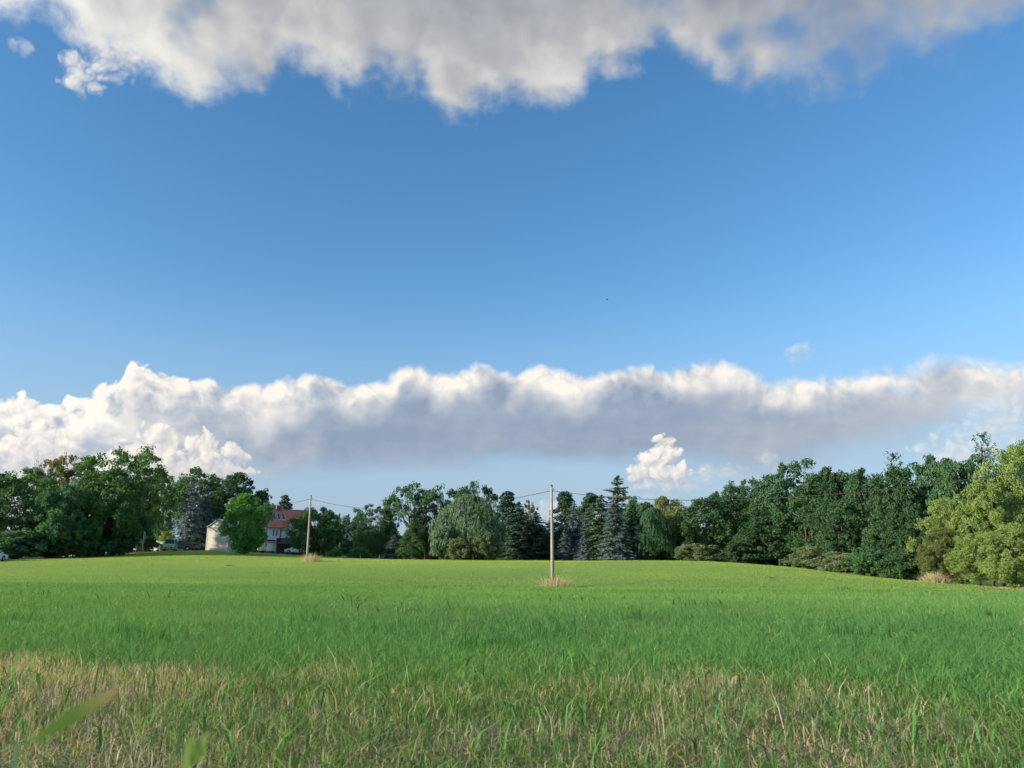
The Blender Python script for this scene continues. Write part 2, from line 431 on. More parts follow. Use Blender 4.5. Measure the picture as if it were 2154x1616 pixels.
# ------------------------------------------------------------------ the lane on the left
asphalt = material('asphalt', (0.16, 0.16, 0.165), .85, .2, .15, 3.0, .3)
LANE = [(-74, -10), (-70.5, 30), (-67, 62), (-64, 85), (-62, 100), (-60.6, 114), (-59.2, 126), (-56.5, 138), (-50, 152), (-38, 170), (-20, 190)]
def lane_point(t):
    """Catmull-Rom through LANE, t in 0..1"""
    n = len(LANE) - 1; f = min(t * n, n - 1e-6); i = int(f); f -= i
    P = [Vector(LANE[min(max(i + k, 0), n)]) for k in (-1, 0, 1, 2)]
    return 0.5 * ((2 * P[1]) + (P[2] - P[0]) * f + (2 * P[0] - 5 * P[1] + 4 * P[2] - P[3]) * f * f + (3 * P[1] - P[0] - 3 * P[2] + P[3]) * f ** 3)
def build_lane():
    V, F = [], []
    n = 120
    for i in range(n + 1):
        p = lane_point(i / n); q = lane_point(min(1, i / n + .002)) - lane_point(max(0, i / n - .002)); q.normalize()
        s_ = Vector((q.y, -q.x))
        for w, dz in ((-2.3, -.05), (-2.2, .05), (0, .075), (2.2, .05), (2.3, -.05)):
            e = p + s_ * w; V.append((e.x, e.y, gz(e.x, e.y) + dz))
    F = [(i * 5 + j, i * 5 + j + 1, i * 5 + 6 + j, i * 5 + 5 + j) for i in range(n) for j in range(4)]
    me = make_mesh('lane', V, [np.array(F)], [asphalt], smooth=True)
    tag(link('road', me), 'narrow grey asphalt lane along the left edge of the field', kind='structure')
build_lane()

# ------------------------------------------------------------------ trees
def unit(v): return v / np.maximum(np.linalg.norm(v, axis=-1, keepdims=True), 1e-9)
def leaf_quads(rng, pos, normal, size, aspect=0.6, along=None, droop=0.0):
    """rhombic leaves / leaf sprays: one quad each"""
    n = len(pos)
    t = rng.normal(size=(n, 3)) if along is None else along + rng.normal(size=(n, 3)) * .35
    t[:, 2] -= droop
    t = unit(t - normal * (t * normal).sum(1, keepdims=True))
    b = np.cross(normal, t)
    s = (size * rng.uniform(.65, 1.35, n))[:, None]
    l, w = t * s, b * s * aspect
    V = np.stack([pos - l, pos + w - l * .15, pos + l, pos - w - l * .15], 1).reshape(-1, 3)
    return V
def clumps(rng, centres, radii, per, outward=.7, squash=.8):
    """points spread through ball-shaped clumps, thick near the surface"""
    m = len(centres)
    d = unit(rng.normal(size=(m, per, 3)))
    u = rng.uniform(.25, 1.0, (m, per, 1)) ** .45
    off = d * u * radii[:, None, None]; off[..., 2] *= squash
    pos = (centres[:, None] + off).reshape(-1, 3)
    nrm = unit((d * outward + rng.normal(size=d.shape) * .55 + np.array([0, 0, .25])).reshape(-1, 3))
    return pos, nrm, np.repeat(np.arange(m), per)
PROFILES = {'round': lambda t: np.sqrt(np.maximum(0, 1 - (2 * t ** .85 - 1) ** 2)),
            'egg': lambda t: np.minimum(1, (t / .28) ** .6) * np.sqrt(np.maximum(0, 1 - np.maximum(0, (t - .28) / .72) ** 2.2)),
            'dome': lambda t: np.minimum(1, (t / .12 + .55) ** .5) * np.sqrt(np.maximum(0, 1 - t ** 2.4)),
            'cone': lambda t: np.minimum(1, (t / .12 + .3)) * (1 - t) ** .8,
            'vase': lambda t: np.minimum(1, .45 + t * .9) * np.sqrt(np.maximum(0, 1 - np.maximum(0, (t - .5) / .5) ** 2.5))}
def broadleaf(seed, profile='egg', crown_base=.14, n=70, per=140, leaf=.030, clump=.105, lobes=.22, trunk_r=.022, spread=.5, inner=.25, limbs=16):
    """unit tree: height 1, crown half-width `spread`; returns (trunk mesh, crown mesh arrays)"""
    rng = np.random.default_rng(seed)
    ph = rng.uniform(0, 6.28, 6)
    t = rng.uniform(0, 1, 4000); a = rng.uniform(0, 2 * math.pi, 4000)
    prof = PROFILES[profile](t)
    keep = rng.uniform(0, 1, 4000) < (prof ** 1.3 + .06)
    t, a, prof = t[keep], a[keep], prof[keep]
    lob = 1 + lobes * (np.sin(a * 2 + ph[0] + t * 5) * .5 + np.sin(a * 3 + ph[1] - t * 7) * .35 + np.sin(t * 13 + ph[2] + a) * .35)
    rr = np.sqrt(rng.uniform(inner, 1, len(t)))
    rad = np.maximum(0, spread * prof * lob * rr - clump * .55 * np.minimum(1, prof * 2))
    C = np.stack([np.cos(a) * rad, np.sin(a) * rad, crown_base + clump * .6 + t * (1 - crown_base - clump * 1.2)], 1)
    # poisson-like thinning keeps clumps apart so that gaps stay between them
    chosen = []
    for i in range(len(C)):
        if len(chosen) >= n: break
        if all(((C[i] - C[j]) ** 2).sum() > (clump * .62) ** 2 for j in chosen[-60:]): chosen.append(i)
    C = C[chosen]; rc = clump * rng.uniform(.6, 1.25, len(C))
    # every bough carries smaller leaf sprays on its outside, so that dark gaps stay between the boughs
    sub = 7
    d = unit(rng.normal(size=(len(C), sub, 3)) + unit(C - np.array([0, 0, crown_base + .3]))[:, None] * .8 + np.array([0, 0, .35]))
    SCt = (C[:, None] + d * (rc * .78)[:, None, None] * rng.uniform(.55, 1.15, (len(C), sub, 1))).reshape(-1, 3)
    sr = np.repeat(rc, sub) * rng.uniform(.28, .58, len(SCt))
    SCt[:, 2] = np.minimum(SCt[:, 2], 1.0 - sr * .6)
    pos, nrm, idx = clumps(rng, SCt, sr, max(8, per // sub), .6, .75)
    V = leaf_quads(rng, pos, nrm, leaf * rng.uniform(.7, 1.25, len(pos)))
    tint = np.clip(np.repeat(rng.uniform(0, .35, len(C)), sub)[idx] + rng.uniform(0, .3, len(SCt))[idx] + rng.uniform(0, .4, len(pos)), 0, 1)
    g = Geo()
    top = crown_base + (1 - crown_base) * .72
    bend = rng.normal(size=2) * .02
    pts = [(0, 0, -.02), (bend[0] * .3, bend[1] * .3, crown_base * .6), (bend[0], bend[1], (crown_base + top) / 2), (bend[0] * .5, bend[1] * 1.5, top)]
    g.tube(pts, [trunk_r * 1.25, trunk_r, trunk_r * .62, trunk_r * .18], 8)
    order = rng.permutation(len(C))[:limbs]
    for i in order:
        z0 = crown_base * .6 + (C[i, 2] - crown_base * .6) * rng.uniform(.25, .55); f = (z0 - crown_base * .6) / (top - crown_base * .6 + 1e-6)
        s0 = np.array([bend[0] * min(1, f * 1.4), bend[1] * min(1, f * 1.4), z0])
        mid = s0 * .45 + C[i] * .55 + np.array([0, 0, -.01])
        r0 = trunk_r * (.5 - .28 * min(1, f))
        g.tube([tuple(s0), tuple(mid), tuple(C[i])], [r0, r0 * .6, r0 * .15], 5, False)
    return g, V, tint
def spruce(seed, whorls=26, per_whorl=8, spread=.26, droop=.35, leaf=.021, base=.03, up=0.0, density=1.0, trunk_r=.016, taper=.85, jitter=.3):
    """layered conifer: whorls of drooping branches, each a flat spray of twigs"""
    rng = np.random.default_rng(seed)
    P, N, T, tint = [], [], [], []
    g = Geo(); g.tube([(0, 0, -.02), (0, 0, .5), (0, 0, .995)], [trunk_r, trunk_r * .55, trunk_r * .08], 7)
    for w in range(whorls):
        f = (w + rng.uniform(-jitter, jitter)) / whorls; f = min(max(f, 0), .985)
        z = base + (1 - base) * f ** .95
        R_ = spread * (1 - f) ** taper * rng.uniform(.82, 1.12) + .008
        k = max(4, int(per_whorl * (1 - f * .4)))
        a0 = rng.uniform(0, 6.28)
        for b in range(k):
            a = a0 + 2 * math.pi * b / k + rng.normal() * .18
            if rng.uniform() < .08: continue
            L = R_ * rng.uniform(.62, 1.15) * (1 if jitter < 1 else rng.uniform(.6, 1.15))
            zj = z + (rng.normal() * .012 if jitter > 1 else 0)
            d = np.array([math.cos(a), math.sin(a), 0]); side = np.array([-d[1], d[0], 0])
            m = max(7, int(52 * density * (L / spread) ** 1.1 + 5))
            s = rng.uniform(.12, 1, m) ** .8
            wdt = (1 - s * .75) * L * .42
            o = rng.uniform(-1, 1, m)
            hz = -droop * L * (s ** 1.4) + up * L * s + .10 * L * np.maximum(0, s - .75) * 2
            p = d[None] * (s * L)[:, None] + side[None] * (o * wdt)[:, None]
            p[:, 2] += zj + hz - np.abs(o) * wdt * .35 + rng.normal(size=m) * .004
            P.append(p)
            nn = unit(np.array([0, 0, 1.0])[None] + d[None] * .45 + rng.normal(size=(m, 3)) * .38); N.append(nn)
            T.append(unit(d[None] + side[None] * (o * .8)[:, None] + np.array([0, 0, -droop * .6])[None]))
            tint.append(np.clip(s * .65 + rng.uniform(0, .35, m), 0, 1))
            if b % 2 == 0 and f < .9:
                g.tube([(0, 0, z), tuple(d * L * .6 + np.array([0, 0, z - droop * L * .35 + up * L * .6]))], [trunk_r * .25, trunk_r * .08], 4, False)
    P = np.concatenate(P); N = np.concatenate(N); T = np.concatenate(T); tint = np.concatenate(tint)
    top = np.stack([rng.normal(size=40) * .006, rng.normal(size=40) * .006, 1 - rng.uniform(0, .05, 40)], 1)
    P = np.concatenate([P, top]); N = np.concatenate([N, unit(rng.normal(size=(40, 3)))]); T = np.concatenate([T, np.tile([[0, 0, 1.0]], (40, 1))]); tint = np.concatenate([tint, rng.uniform(.4, 1, 40)])
    return g, leaf_quads(rng, P, N, leaf, .36, along=T), tint
def willow(seed, spread=.58, strands=1700, leaf=.021):
    """weeping crown: a lumpy dome with strands of narrow leaves hanging from it"""
    rng = np.random.default_rng(seed)
    g, V0, t0 = broadleaf(seed, 'dome', .22, 56, 126, .016, .13, .3, .03, spread * .86, .25, 18)
    a = rng.uniform(0, 6.28, strands); t = rng.uniform(.1, 1, strands)
    lob = 1 + .16 * np.sin(a * 3 + 1) + .12 * np.sin(a * 5 + t * 9)
    r = spread * np.sqrt(np.maximum(0, 1 - t ** 2.2)) * lob * rng.uniform(.75, 1.0, strands)
    z = .25 + t * .72
    L = rng.uniform(.12, .34, strands) * (1 - .35 * t)
    k = 16
    s = rng.uniform(0, 1, (strands, k))
    out = 1 + .10 * np.sqrt(s)
    pos = np.stack([np.cos(a)[:, None] * r[:, None] * out, np.sin(a)[:, None] * r[:, None] * out, np.maximum(.02, z[:, None] - s * L[:, None] + .03 * np.sqrt(s))], -1)
    pos += rng.normal(size=pos.shape) * .006
    pos = pos.reshape(-1, 3)
    d = np.stack([np.cos(a), np.sin(a), np.zeros_like(a)], 1).repeat(k, 0)
    nrm = unit(d + rng.normal(size=d.shape) * .5)
    V = leaf_quads(rng, pos, nrm, leaf, .28, along=np.tile([[0, 0, -1.0]], (len(pos), 1)))
    tint = np.clip(np.repeat(rng.uniform(0, .6, strands), k) + rng.uniform(0, .4, len(pos)), 0, 1)
    return g, np.concatenate([V0, V]), np.concatenate([t0 * .6, tint])
def pine(seed, n=95, per=120, spread=.24, conic=True):
    """open conifer: needle tufts at the ends of level boughs"""
    rng = np.random.default_rng(seed)
    g = Geo(); g.tube([(0, 0, -.02), (.01, 0, .5), (0, .005, .98)], [.018, .012, .003], 7)
    C, rc = [], []
    for i in range(n):
        f = rng.uniform(0, 1) ** .8
        z = .06 + .90 * f
        r = spread * (1 - f) ** (.7 if conic else .4) * rng.uniform(.35, 1.05) + .012
        a = rng.uniform(0, 6.28)
        C.append((math.cos(a) * r, math.sin(a) * r, z)); rc.append((.055 + .04 * rng.uniform()) * (1 - .4 * f))
        g.tube([(0, 0, z - r * .15), C[-1]], [.005, .0015], 4, False)
    for zz, aa in ((.965, .03), (.92, .045), (.87, .055), (.80, .06)): C.append((0, 0, zz)); rc.append(aa)
    C = np.array(C); rc = np.array(rc)
    pos, nrm, idx = clumps(rng, C, rc, per, .4, .55)
    V = leaf_quads(rng, pos, nrm, .015, .4, along=unit(pos - C[idx] + np.array([0, 0, .01])))
    return g, V, np.clip(rng.uniform(0, .6, len(C))[idx] + rng.uniform(0, .4, len(pos)), 0, 1)
def bush(seed, profile='dome', n=34, per=330, leaf=.032, clump=.24, lobes=.3, upright=False):
    g, V, t = broadleaf(seed, profile, .02, n, per, leaf, clump, lobes, .03, .62, .15, 14)
    return g, V, t
def bare(seed):
    """leafless, much forked tree top"""
    rng = np.random.default_rng(seed)
    g = Geo()
    def grow(p, d, L, r, lev):
        q = p + d * L
        g.tube([tuple(p), tuple(p * .5 + q * .5 + rng.normal(size=3) * L * .05), tuple(q)], [r, r * .8, r * .55], 4, False)
        if lev == 0: return
        for k in range(3 if lev > 1 else 2):
            nd = unit(d + rng.normal(size=3) * .42 + np.array([0, 0, .18])); grow(q, nd, L * rng.uniform(.55, .8), r * .55, lev - 1)
    grow(np.array([0, 0, -.02]), np.array([0, 0, 1.0]), .36, .014, 4)
    C = rng.normal(size=(14, 3)) * np.array([.13, .13, .16]) + np.array([0, 0, .55])
    pos, nrm, idx = clumps(rng, C, np.full(14, .06), 60)
    return g, leaf_quads(rng, pos, nrm, .016), rng.uniform(0, 1, len(pos))

M_LEAF = {
    'dark':   leaf_material('leaf_dark_green', (.036, .104, .064), (.100, .215, .112)),
    'mid':    leaf_material('leaf_mid_green', (.046, .130, .058), (.124, .256, .092)),
    'bright': leaf_material('leaf_bright_green', (.046, .158, .046), (.130, .312, .074)),
    'olive':  leaf_material('leaf_olive', (0.088, 0.136, 0.045), (0.218, 0.266, 0.094)),
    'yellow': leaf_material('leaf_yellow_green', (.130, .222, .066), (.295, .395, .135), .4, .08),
    'willow': leaf_material('leaf_willow', (.072, .150, .094), (.165, .262, .175)),
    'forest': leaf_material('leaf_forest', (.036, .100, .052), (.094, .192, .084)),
    'pale':   leaf_material('leaf_pale_shrub', (0.100, 0.165, 0.083), (0.236, 0.295, 0.165)),
    'blue':   leaf_material('needle_blue', (0.042, 0.092, 0.097), (0.195, 0.266, 0.283), .15, .15),
    'spruce': leaf_material('needle_green', (.034, .084, .052), (.138, .230, .118), .15),
    'pine':   leaf_material('needle_dark', (.028, .076, .060), (.086, .154, .108), .15),
    'rust':   leaf_material('leaf_rusty_olive', (.105, .135, .050), (.215, .220, .085)),
    'straw':  leaf_material('straw', (.40, .35, .21), (.66, .59, .41), .3, .08)}
bark = material('bark', (.085, .070, .055), .9, .1, .35, 9.0, .6)
bark_pale = material('bark_grey', (.16, .145, .12), .9, .1, .3, 9.0, .6)

BUILT = {}
def plant_mesh(shape):
    """trunk and crown mesh data of one shape, shared by all its copies"""
    if shape in BUILT: return BUILT[shape]
    base, seed = shape.rstrip('0123456789'), int(shape[len(shape.rstrip('0123456789')):] or 1)
    fn = {'full': lambda: broadleaf(seed, 'egg', .05, 95, 260, .0135, .118, .26, .024, .5),
          'tall': lambda: broadleaf(seed + 20, 'vase', .10, 84, 240, .0130, .112, .36, .022, .5),
          'airy': lambda: broadleaf(seed + 40, 'vase', .14, 64, 200, .0120, .100, .45, .020, .5, .35, 34),
          'round': lambda: broadleaf(seed + 60, 'round', .02, 105, 280, .0135, .122, .16, .026, .52),
          'fine': lambda: broadleaf(seed + 80, 'egg', .02, 120, 420, .0095, .105, .34, .022, .54, .2),
          'layer': lambda: broadleaf(seed + 100, 'cone', .03, 95, 250, .0135, .115, .28, .022, .52),
          'spruce': lambda: spruce(seed, 30, 10, .27, .38, .0165, .02, 0.0, 1.5, .016, .68),
          'shaggy': lambda: spruce(seed + 90, 46, 8, .27, .16, .0165, .02, .12, 1.25, .016, .55, 1.2),
          'sparse': lambda: spruce(seed + 30, 24, 8, .34, .0, .016, .05, .42, .7, .016, .42),
          'column': lambda: spruce(seed + 60, 26, 8, .16, -.5, .024, .02, .5, .8),
          'willow': lambda: willow(seed), 'pine': lambda: pine(seed), 'openpine': lambda: pine(seed + 30, 72, 110, .3, False),
          'bush': lambda: bush(seed), 'twig': lambda: bush(seed + 30, 'dome', 34, 280, .026, .21, .35), 'bare': lambda: bare(seed)}[base]
    g, V, tint = fn()
    n = len(V) // 4
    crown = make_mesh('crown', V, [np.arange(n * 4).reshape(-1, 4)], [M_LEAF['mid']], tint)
    tm = bpy.data.meshes.new('trunk'); tm.from_pydata([tuple(p) for p in np.concatenate(g.v)], [], g.f)
    tm.materials.append(bark_pale if base in ('airy', 'bare', 'willow') else bark)
    tm.polygons.foreach_set('use_smooth', np.ones(len(tm.polygons), bool)); tm.update()
    BUILT[shape] = (tm, crown)
    return BUILT[shape]
SPREAD = {'spruce': .26, 'shaggy': .25, 'sparse': .34, 'column': .16, 'pine': .25, 'openpine': .30, 'willow': .62, 'bush': .62, 'twig': .62, 'bare': .3}
def plant(kind, px, top, D, width, label, category='tree', group=None, sink=.0):
    """stand a plant where the photograph shows it: px centre, top row, depth in metres, crown width in photo pixels"""
    shape, mat = kind.split('/')
    tm, cm = plant_mesh(shape)
    p = on_ground(px, D)
    h = at_pixel(px, top, D).z - p.z + sink
    base = kind.split('/')[0].rstrip('0123456789')
    w = width / F_PX * D * 1.02 / (2 * SPREAD.get(base, .5))
    name = {'spruce': 'spruce_tree', 'shaggy': 'spruce_tree', 'sparse': 'conifer_tree', 'column': 'columnar_tree', 'pine': 'pine_tree', 'openpine': 'pine_tree', 'willow': 'willow_tree',
            'bush': 'bush', 'twig': 'bush', 'bare': 'bare_tree'}.get(base, 'broadleaf_tree')
    r = random.Random(label)
    o = thing(name, label, category, (p.x, p.y, p.z - sink), r.uniform(0, 6.28), group)
    o.scale = (w, w, h)
    link('trunk', tm, o); c = link('crown', cm, o)
    c.material_slots[0].link = 'OBJECT'; c.material_slots[0].material = M_LEAF[mat]
    return o
LEFT_WOOD, CENTRE, FOREST, HEDGE, SUNNY = ('trees of the wood along the lane', 'garden trees beyond the field', 'trees of the dark forest edge',
                                          'bushes of the hedge along the lane', 'sunlit trees at the right field edge')
PLANTS = [
    # kind, px, top, depth, width, label, category, group
    ('tall1/mid', 30, 984, 106, 180, 'olive green tree cut by the left picture edge, behind the white car', 'tree', LEFT_WOOD),
    ('tall2/dark', -95, 975, 104, 170, 'dark tree just outside the left picture edge, behind the lane', 'tree', LEFT_WOOD),
    ('full2/dark', -260, 980, 100, 190, 'dark full tree farther outside the left picture edge', 'tree', LEFT_WOOD),
    ('airy1/rust', 112, 955, 116, 130, 'thin-crowned olive brown tree left of the tallest tree of the wood', 'tree', LEFT_WOOD),
    ('bare1/rust', 82, 948, 113, 70, 'dead leafless tree sticking bare twigs above the left wood', 'tree', LEFT_WOOD),
    ('bare2/rust', 42, 968, 112, 60, 'small bare twiggy treetop at the far left of the wood', 'tree', LEFT_WOOD),
    ('full1/dark', 108, 1012, 103, 120, 'dark bluish green round tree low in front of the left wood', 'tree', LEFT_WOOD),
    ('airy2/mid', 238, 930, 118, 200, 'tallest tree of the left wood, with sky showing through its spreading top', 'tree', LEFT_WOOD),
    ('full2/mid', 212, 985, 108, 165, 'lighter green full tree in front of the tallest tree of the wood', 'tree', LEFT_WOOD),
    ('tall3/mid', 284, 982, 131, 116, 'dark green tree on the sloping right shoulder of the left wood', 'tree', LEFT_WOOD),
    ('full3/dark', 248, 1030, 112, 96, 'dark tree low in front of the wood, left of the road sign', 'tree', LEFT_WOOD),
    ('tall2/mid', 334, 1000, 178, 96, 'narrow dark tree above the green van at the end of the lane', 'tree', LEFT_WOOD),
    ('full1/mid', 160, 1040, 105, 110, 'mid green tree low in the wood between the dark round tree and the lighter one', 'tree', LEFT_WOOD),
    ('bush1/dark', 35, 1112, 100, 110, 'dark hedge bush right behind the white car', 'bush', HEDGE),
    ('bush2/dark', 110, 1122, 104, 110, 'dark hedge bush by the lane under the dark round tree', 'bush', HEDGE),
    ('bush3/dark', 185, 1118, 107, 110, 'dark hedge bush by the lane under the lighter green tree', 'bush', HEDGE),
    ('bush1/olive', 150, 1120, 104, 60, 'small olive bush catching light in the dark hedge', 'bush', HEDGE),
    ('bush2/dark', 238, 1110, 110, 84, 'dark hedge bush left of the road sign', 'bush', HEDGE),
    ('bush3/dark', 302, 1112, 123, 44, 'dark hedge bush right of the road sign', 'bush', HEDGE),
    ('bush1/dark', -60, 1110, 98, 110, 'dark hedge bush outside the left picture edge behind the car', 'bush', HEDGE),
    ('bush2/yellow', 345, 1118, 165, 40, 'small sunlit yellow green bush above the pale garage', 'bush', None),
    ('spruce1/blue', 390, 1002, 130, 72, 'tall blue grey spruce left of the cream shed', 'tree', CENTRE),
    ('spruce2/blue', 420, 1020, 135, 60, 'bluish spruce half hidden between tall blue spruce and cream shed', 'tree', CENTRE),
    ('tall1/dark', 402, 983, 146, 120, 'dark broadleaf tree rising behind the tall blue spruce', 'tree', CENTRE),
    ('full2/dark', 486, 994, 142, 130, 'tall dark tree behind the cream shed and the bright round tree', 'tree', CENTRE),
    ('full3/dark', 535, 1028, 146, 80, 'dark tree sloping down behind the bright tree towards the red roof', 'tree', CENTRE),
    ('round1/bright', 511, 1038, 117, 98, 'bright green dense tree standing in front of the cream shed', 'tree', CENTRE),
    ('full1/olive', 563, 1057, 158, 40, 'small olive tree behind the left end of the red roof', 'tree', CENTRE),
    ('pine1/blue', 590, 1039, 168, 68, 'bluish conifer top rising right behind the red roof', 'tree', CENTRE),
    ('round2/mid', 658, 1067, 129, 104, 'round green tree right behind the far utility pole', 'tree', CENTRE),
    ('full2/dark', 694, 1078, 138, 60, 'dark low tree right of the round tree behind the far pole', 'tree', CENTRE),
    ('column1/willow', 709, 1081, 175, 24, 'left one of two pale pointed treetops above the dark gabled cottage', 'tree', CENTRE),
    ('column1/willow', 728, 1082, 178, 30, 'right one of two pale pointed treetops above the dark gabled cottage', 'tree', CENTRE),
    ('full3/dark', 752, 1076, 172, 50, 'dark tree far behind, right of the two pale pointed treetops', 'tree', CENTRE),
    ('airy3/dark', 778, 1060, 140, 110, 'airy dark tree left of the narrow pointed tree', 'tree', CENTRE),
    ('layer1/mid', 812, 1040, 142, 62, 'narrow pointed green tree between two airy dark trees', 'tree', CENTRE),
    ('airy1/dark', 866, 1014, 152, 108, 'tall dark airy tree with two-headed top left of the willow', 'tree', CENTRE),
    ('airy2/dark', 925, 1016, 154, 130, 'tall dark tree directly behind the left side of the willow', 'tree', CENTRE),
    ('tall2/dark', 996, 1011, 150, 86, 'dark treetop peeking above the crown of the willow', 'tree', CENTRE),
    ('layer2/mid', 868, 1088, 121, 78, 'small fresh green layered tree left of the willow', 'tree', CENTRE),
    ('willow2/mid', 780, 1112, 126, 84, 'drooping mid green small tree right of the dark gabled cottage', 'tree', CENTRE),
    ('spruce3/blue', 828, 1125, 122, 66, 'small silvery blue spruce between drooping tree and fresh green tree', 'tree', CENTRE),
    ('bush3/bright', 706, 1152, 124, 38, 'low clipped green bush in front of the carport', 'bush', None),
    ('bush2/mid', 736, 1136, 130, 56, 'green bush hiding the wall below the cottage gable', 'bush', None),
    ('bush1/mid', 755, 1150, 122, 46, 'low green bush right of the carport post', 'bush', None),
    ('willow1/willow', 988, 1038, 122, 150, 'large pale green weeping willow at the far edge of the field', 'tree', CENTRE),
    ('bush2/willow', 930, 1108, 118, 60, 'green bush at the left foot of the willow', 'bush', None),
    ('bush3/pale', 1022, 1118, 117, 66, 'brownish green twiggy bush in front of the willow', 'bush', None),
    ('bush1/pale', 965, 1130, 116, 56, 'rounded green bush in front of the middle of the willow', 'bush', None),
    ('pine2/pine', 1068, 1031, 138, 98, 'dark pine with rounded conical tip right of the willow', 'tree', CENTRE),
    ('spruce2/pine', 1092, 1056, 136, 112, 'dark spruce between the rounded pine and the near pole', 'tree', CENTRE),
    ('airy3/rust', 1112, 1050, 146, 46, 'sparse brownish treetop left of the near pole', 'tree', CENTRE),
    ('spruce1/pine', 1128, 1076, 124, 105, 'dark layered spruce just left of the near pole', 'tree', CENTRE),
    ('spruce3/spruce', 1160, 1088, 130, 68, 'spruce standing right behind the near pole', 'tree', CENTRE),
    ('pine3/pine', 1190, 1032, 140, 96, 'open-crowned pine just right of the near pole top', 'tree', CENTRE),
    ('pine4/pine', 1246, 1034, 148, 90, 'dark pine between open-crowned pine and the tallest spruce', 'tree', CENTRE),
    ('spruce1/blue', 1210, 1056, 131, 73, 'slim blue spruce right of the near pole', 'tree', CENTRE),
    ('spruce2/blue', 1188, 1116, 122, 56, 'small blue grey spruce low beside the near pole', 'tree', CENTRE),
    ('spruce3/blue', 1234, 1084, 127, 56, 'blue spruce left of the broad green spruce', 'tree', CENTRE),
    ('spruce1/blue', 1230, 1122, 120, 41, 'smallest bright blue spruce at the left foot of the broad green spruce', 'tree', CENTRE),
    ('shaggy1/spruce', 1304, 1003, 142, 120, 'tallest green spruce of the middle group', 'tree', CENTRE),
    ('spruce3/spruce', 1268, 1042, 124, 116, 'broad green spruce in front, left of the silvery spruce', 'tree', CENTRE),
    ('spruce1/blue', 1295, 1046, 118, 88, 'silvery blue spruce with long lower boughs, front of the middle group', 'tree', CENTRE),
    ('full1/dark', 1345, 1042, 134, 80, 'dark broadleaf tree right behind the silvery spruce', 'tree', CENTRE),
    ('spruce3/pine', 1335, 1060, 126, 85, 'dark spruce in the shade right of the silvery spruce', 'tree', CENTRE),
    ('willow2/dark', 1376, 1066, 126, 84, 'dark tree with long drooping streaks right of the silvery spruce', 'tree', CENTRE),
    ('full2/olive', 1404, 1044, 162, 104, 'olive treetop far behind between silvery spruce and forest', 'tree', CENTRE),
    ('round2/olive', 1428, 1066, 131, 96, 'light olive round tree at the left end of the forest edge', 'tree', FOREST),
    # forest edge on the right
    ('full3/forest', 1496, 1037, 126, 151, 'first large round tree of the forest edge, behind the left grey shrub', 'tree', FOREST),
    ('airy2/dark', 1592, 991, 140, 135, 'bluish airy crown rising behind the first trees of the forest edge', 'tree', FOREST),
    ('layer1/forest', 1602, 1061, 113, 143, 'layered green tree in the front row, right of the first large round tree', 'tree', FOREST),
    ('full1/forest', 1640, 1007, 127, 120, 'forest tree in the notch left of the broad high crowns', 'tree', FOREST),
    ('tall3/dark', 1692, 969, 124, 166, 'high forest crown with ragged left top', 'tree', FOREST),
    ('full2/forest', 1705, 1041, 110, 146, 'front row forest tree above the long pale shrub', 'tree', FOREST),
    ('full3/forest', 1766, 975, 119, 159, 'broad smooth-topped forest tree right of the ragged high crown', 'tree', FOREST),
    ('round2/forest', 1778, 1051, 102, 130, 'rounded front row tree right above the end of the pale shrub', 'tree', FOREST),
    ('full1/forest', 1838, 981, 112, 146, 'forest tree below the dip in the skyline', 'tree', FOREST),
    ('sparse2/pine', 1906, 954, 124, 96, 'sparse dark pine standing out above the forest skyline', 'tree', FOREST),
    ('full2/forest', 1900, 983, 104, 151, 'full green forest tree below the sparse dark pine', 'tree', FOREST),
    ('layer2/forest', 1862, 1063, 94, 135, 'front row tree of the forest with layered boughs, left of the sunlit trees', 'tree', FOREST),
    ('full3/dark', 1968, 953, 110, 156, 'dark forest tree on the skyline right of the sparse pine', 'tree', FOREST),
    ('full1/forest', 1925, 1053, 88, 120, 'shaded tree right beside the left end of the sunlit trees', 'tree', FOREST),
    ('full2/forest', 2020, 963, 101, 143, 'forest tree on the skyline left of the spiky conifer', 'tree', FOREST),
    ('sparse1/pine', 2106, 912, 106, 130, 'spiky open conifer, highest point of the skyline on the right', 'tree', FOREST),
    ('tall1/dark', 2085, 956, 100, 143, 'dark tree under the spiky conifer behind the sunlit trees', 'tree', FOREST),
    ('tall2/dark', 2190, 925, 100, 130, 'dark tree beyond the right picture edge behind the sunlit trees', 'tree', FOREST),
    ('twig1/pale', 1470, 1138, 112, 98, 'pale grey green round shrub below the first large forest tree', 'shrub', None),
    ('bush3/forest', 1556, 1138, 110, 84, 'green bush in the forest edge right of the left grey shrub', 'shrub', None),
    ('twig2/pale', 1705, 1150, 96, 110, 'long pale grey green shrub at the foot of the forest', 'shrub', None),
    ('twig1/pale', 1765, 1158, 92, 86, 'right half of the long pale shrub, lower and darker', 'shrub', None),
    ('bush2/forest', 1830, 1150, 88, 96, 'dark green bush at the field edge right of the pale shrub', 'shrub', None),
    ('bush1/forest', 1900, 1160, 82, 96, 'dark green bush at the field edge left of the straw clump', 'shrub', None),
    ('fine1/yellow', 2004, 1046, 77, 130, 'olive sunlit tree at the left end of the sunlit group', 'tree', SUNNY),
    ('fine2/yellow', 2082, 1010, 73, 140, 'yellow green sunlit tree in the middle of the sunlit group', 'tree', SUNNY),
    ('fine3/yellow', 2172, 936, 76, 180, 'tall bright yellow green tree at the right picture edge', 'tree', SUNNY),
    ('fine2/yellow', 2290, 950, 72, 150, 'yellow green tree beyond the right picture edge', 'tree', SUNNY),
    ('fine1/yellow', 2132, 1100, 64, 150, 'rounded green bush in front at the right picture edge', 'bush', SUNNY),
    ('fine3/olive', 1988, 1110, 74, 100, 'low olive bush at the left foot of the sunlit trees', 'bush', SUNNY),
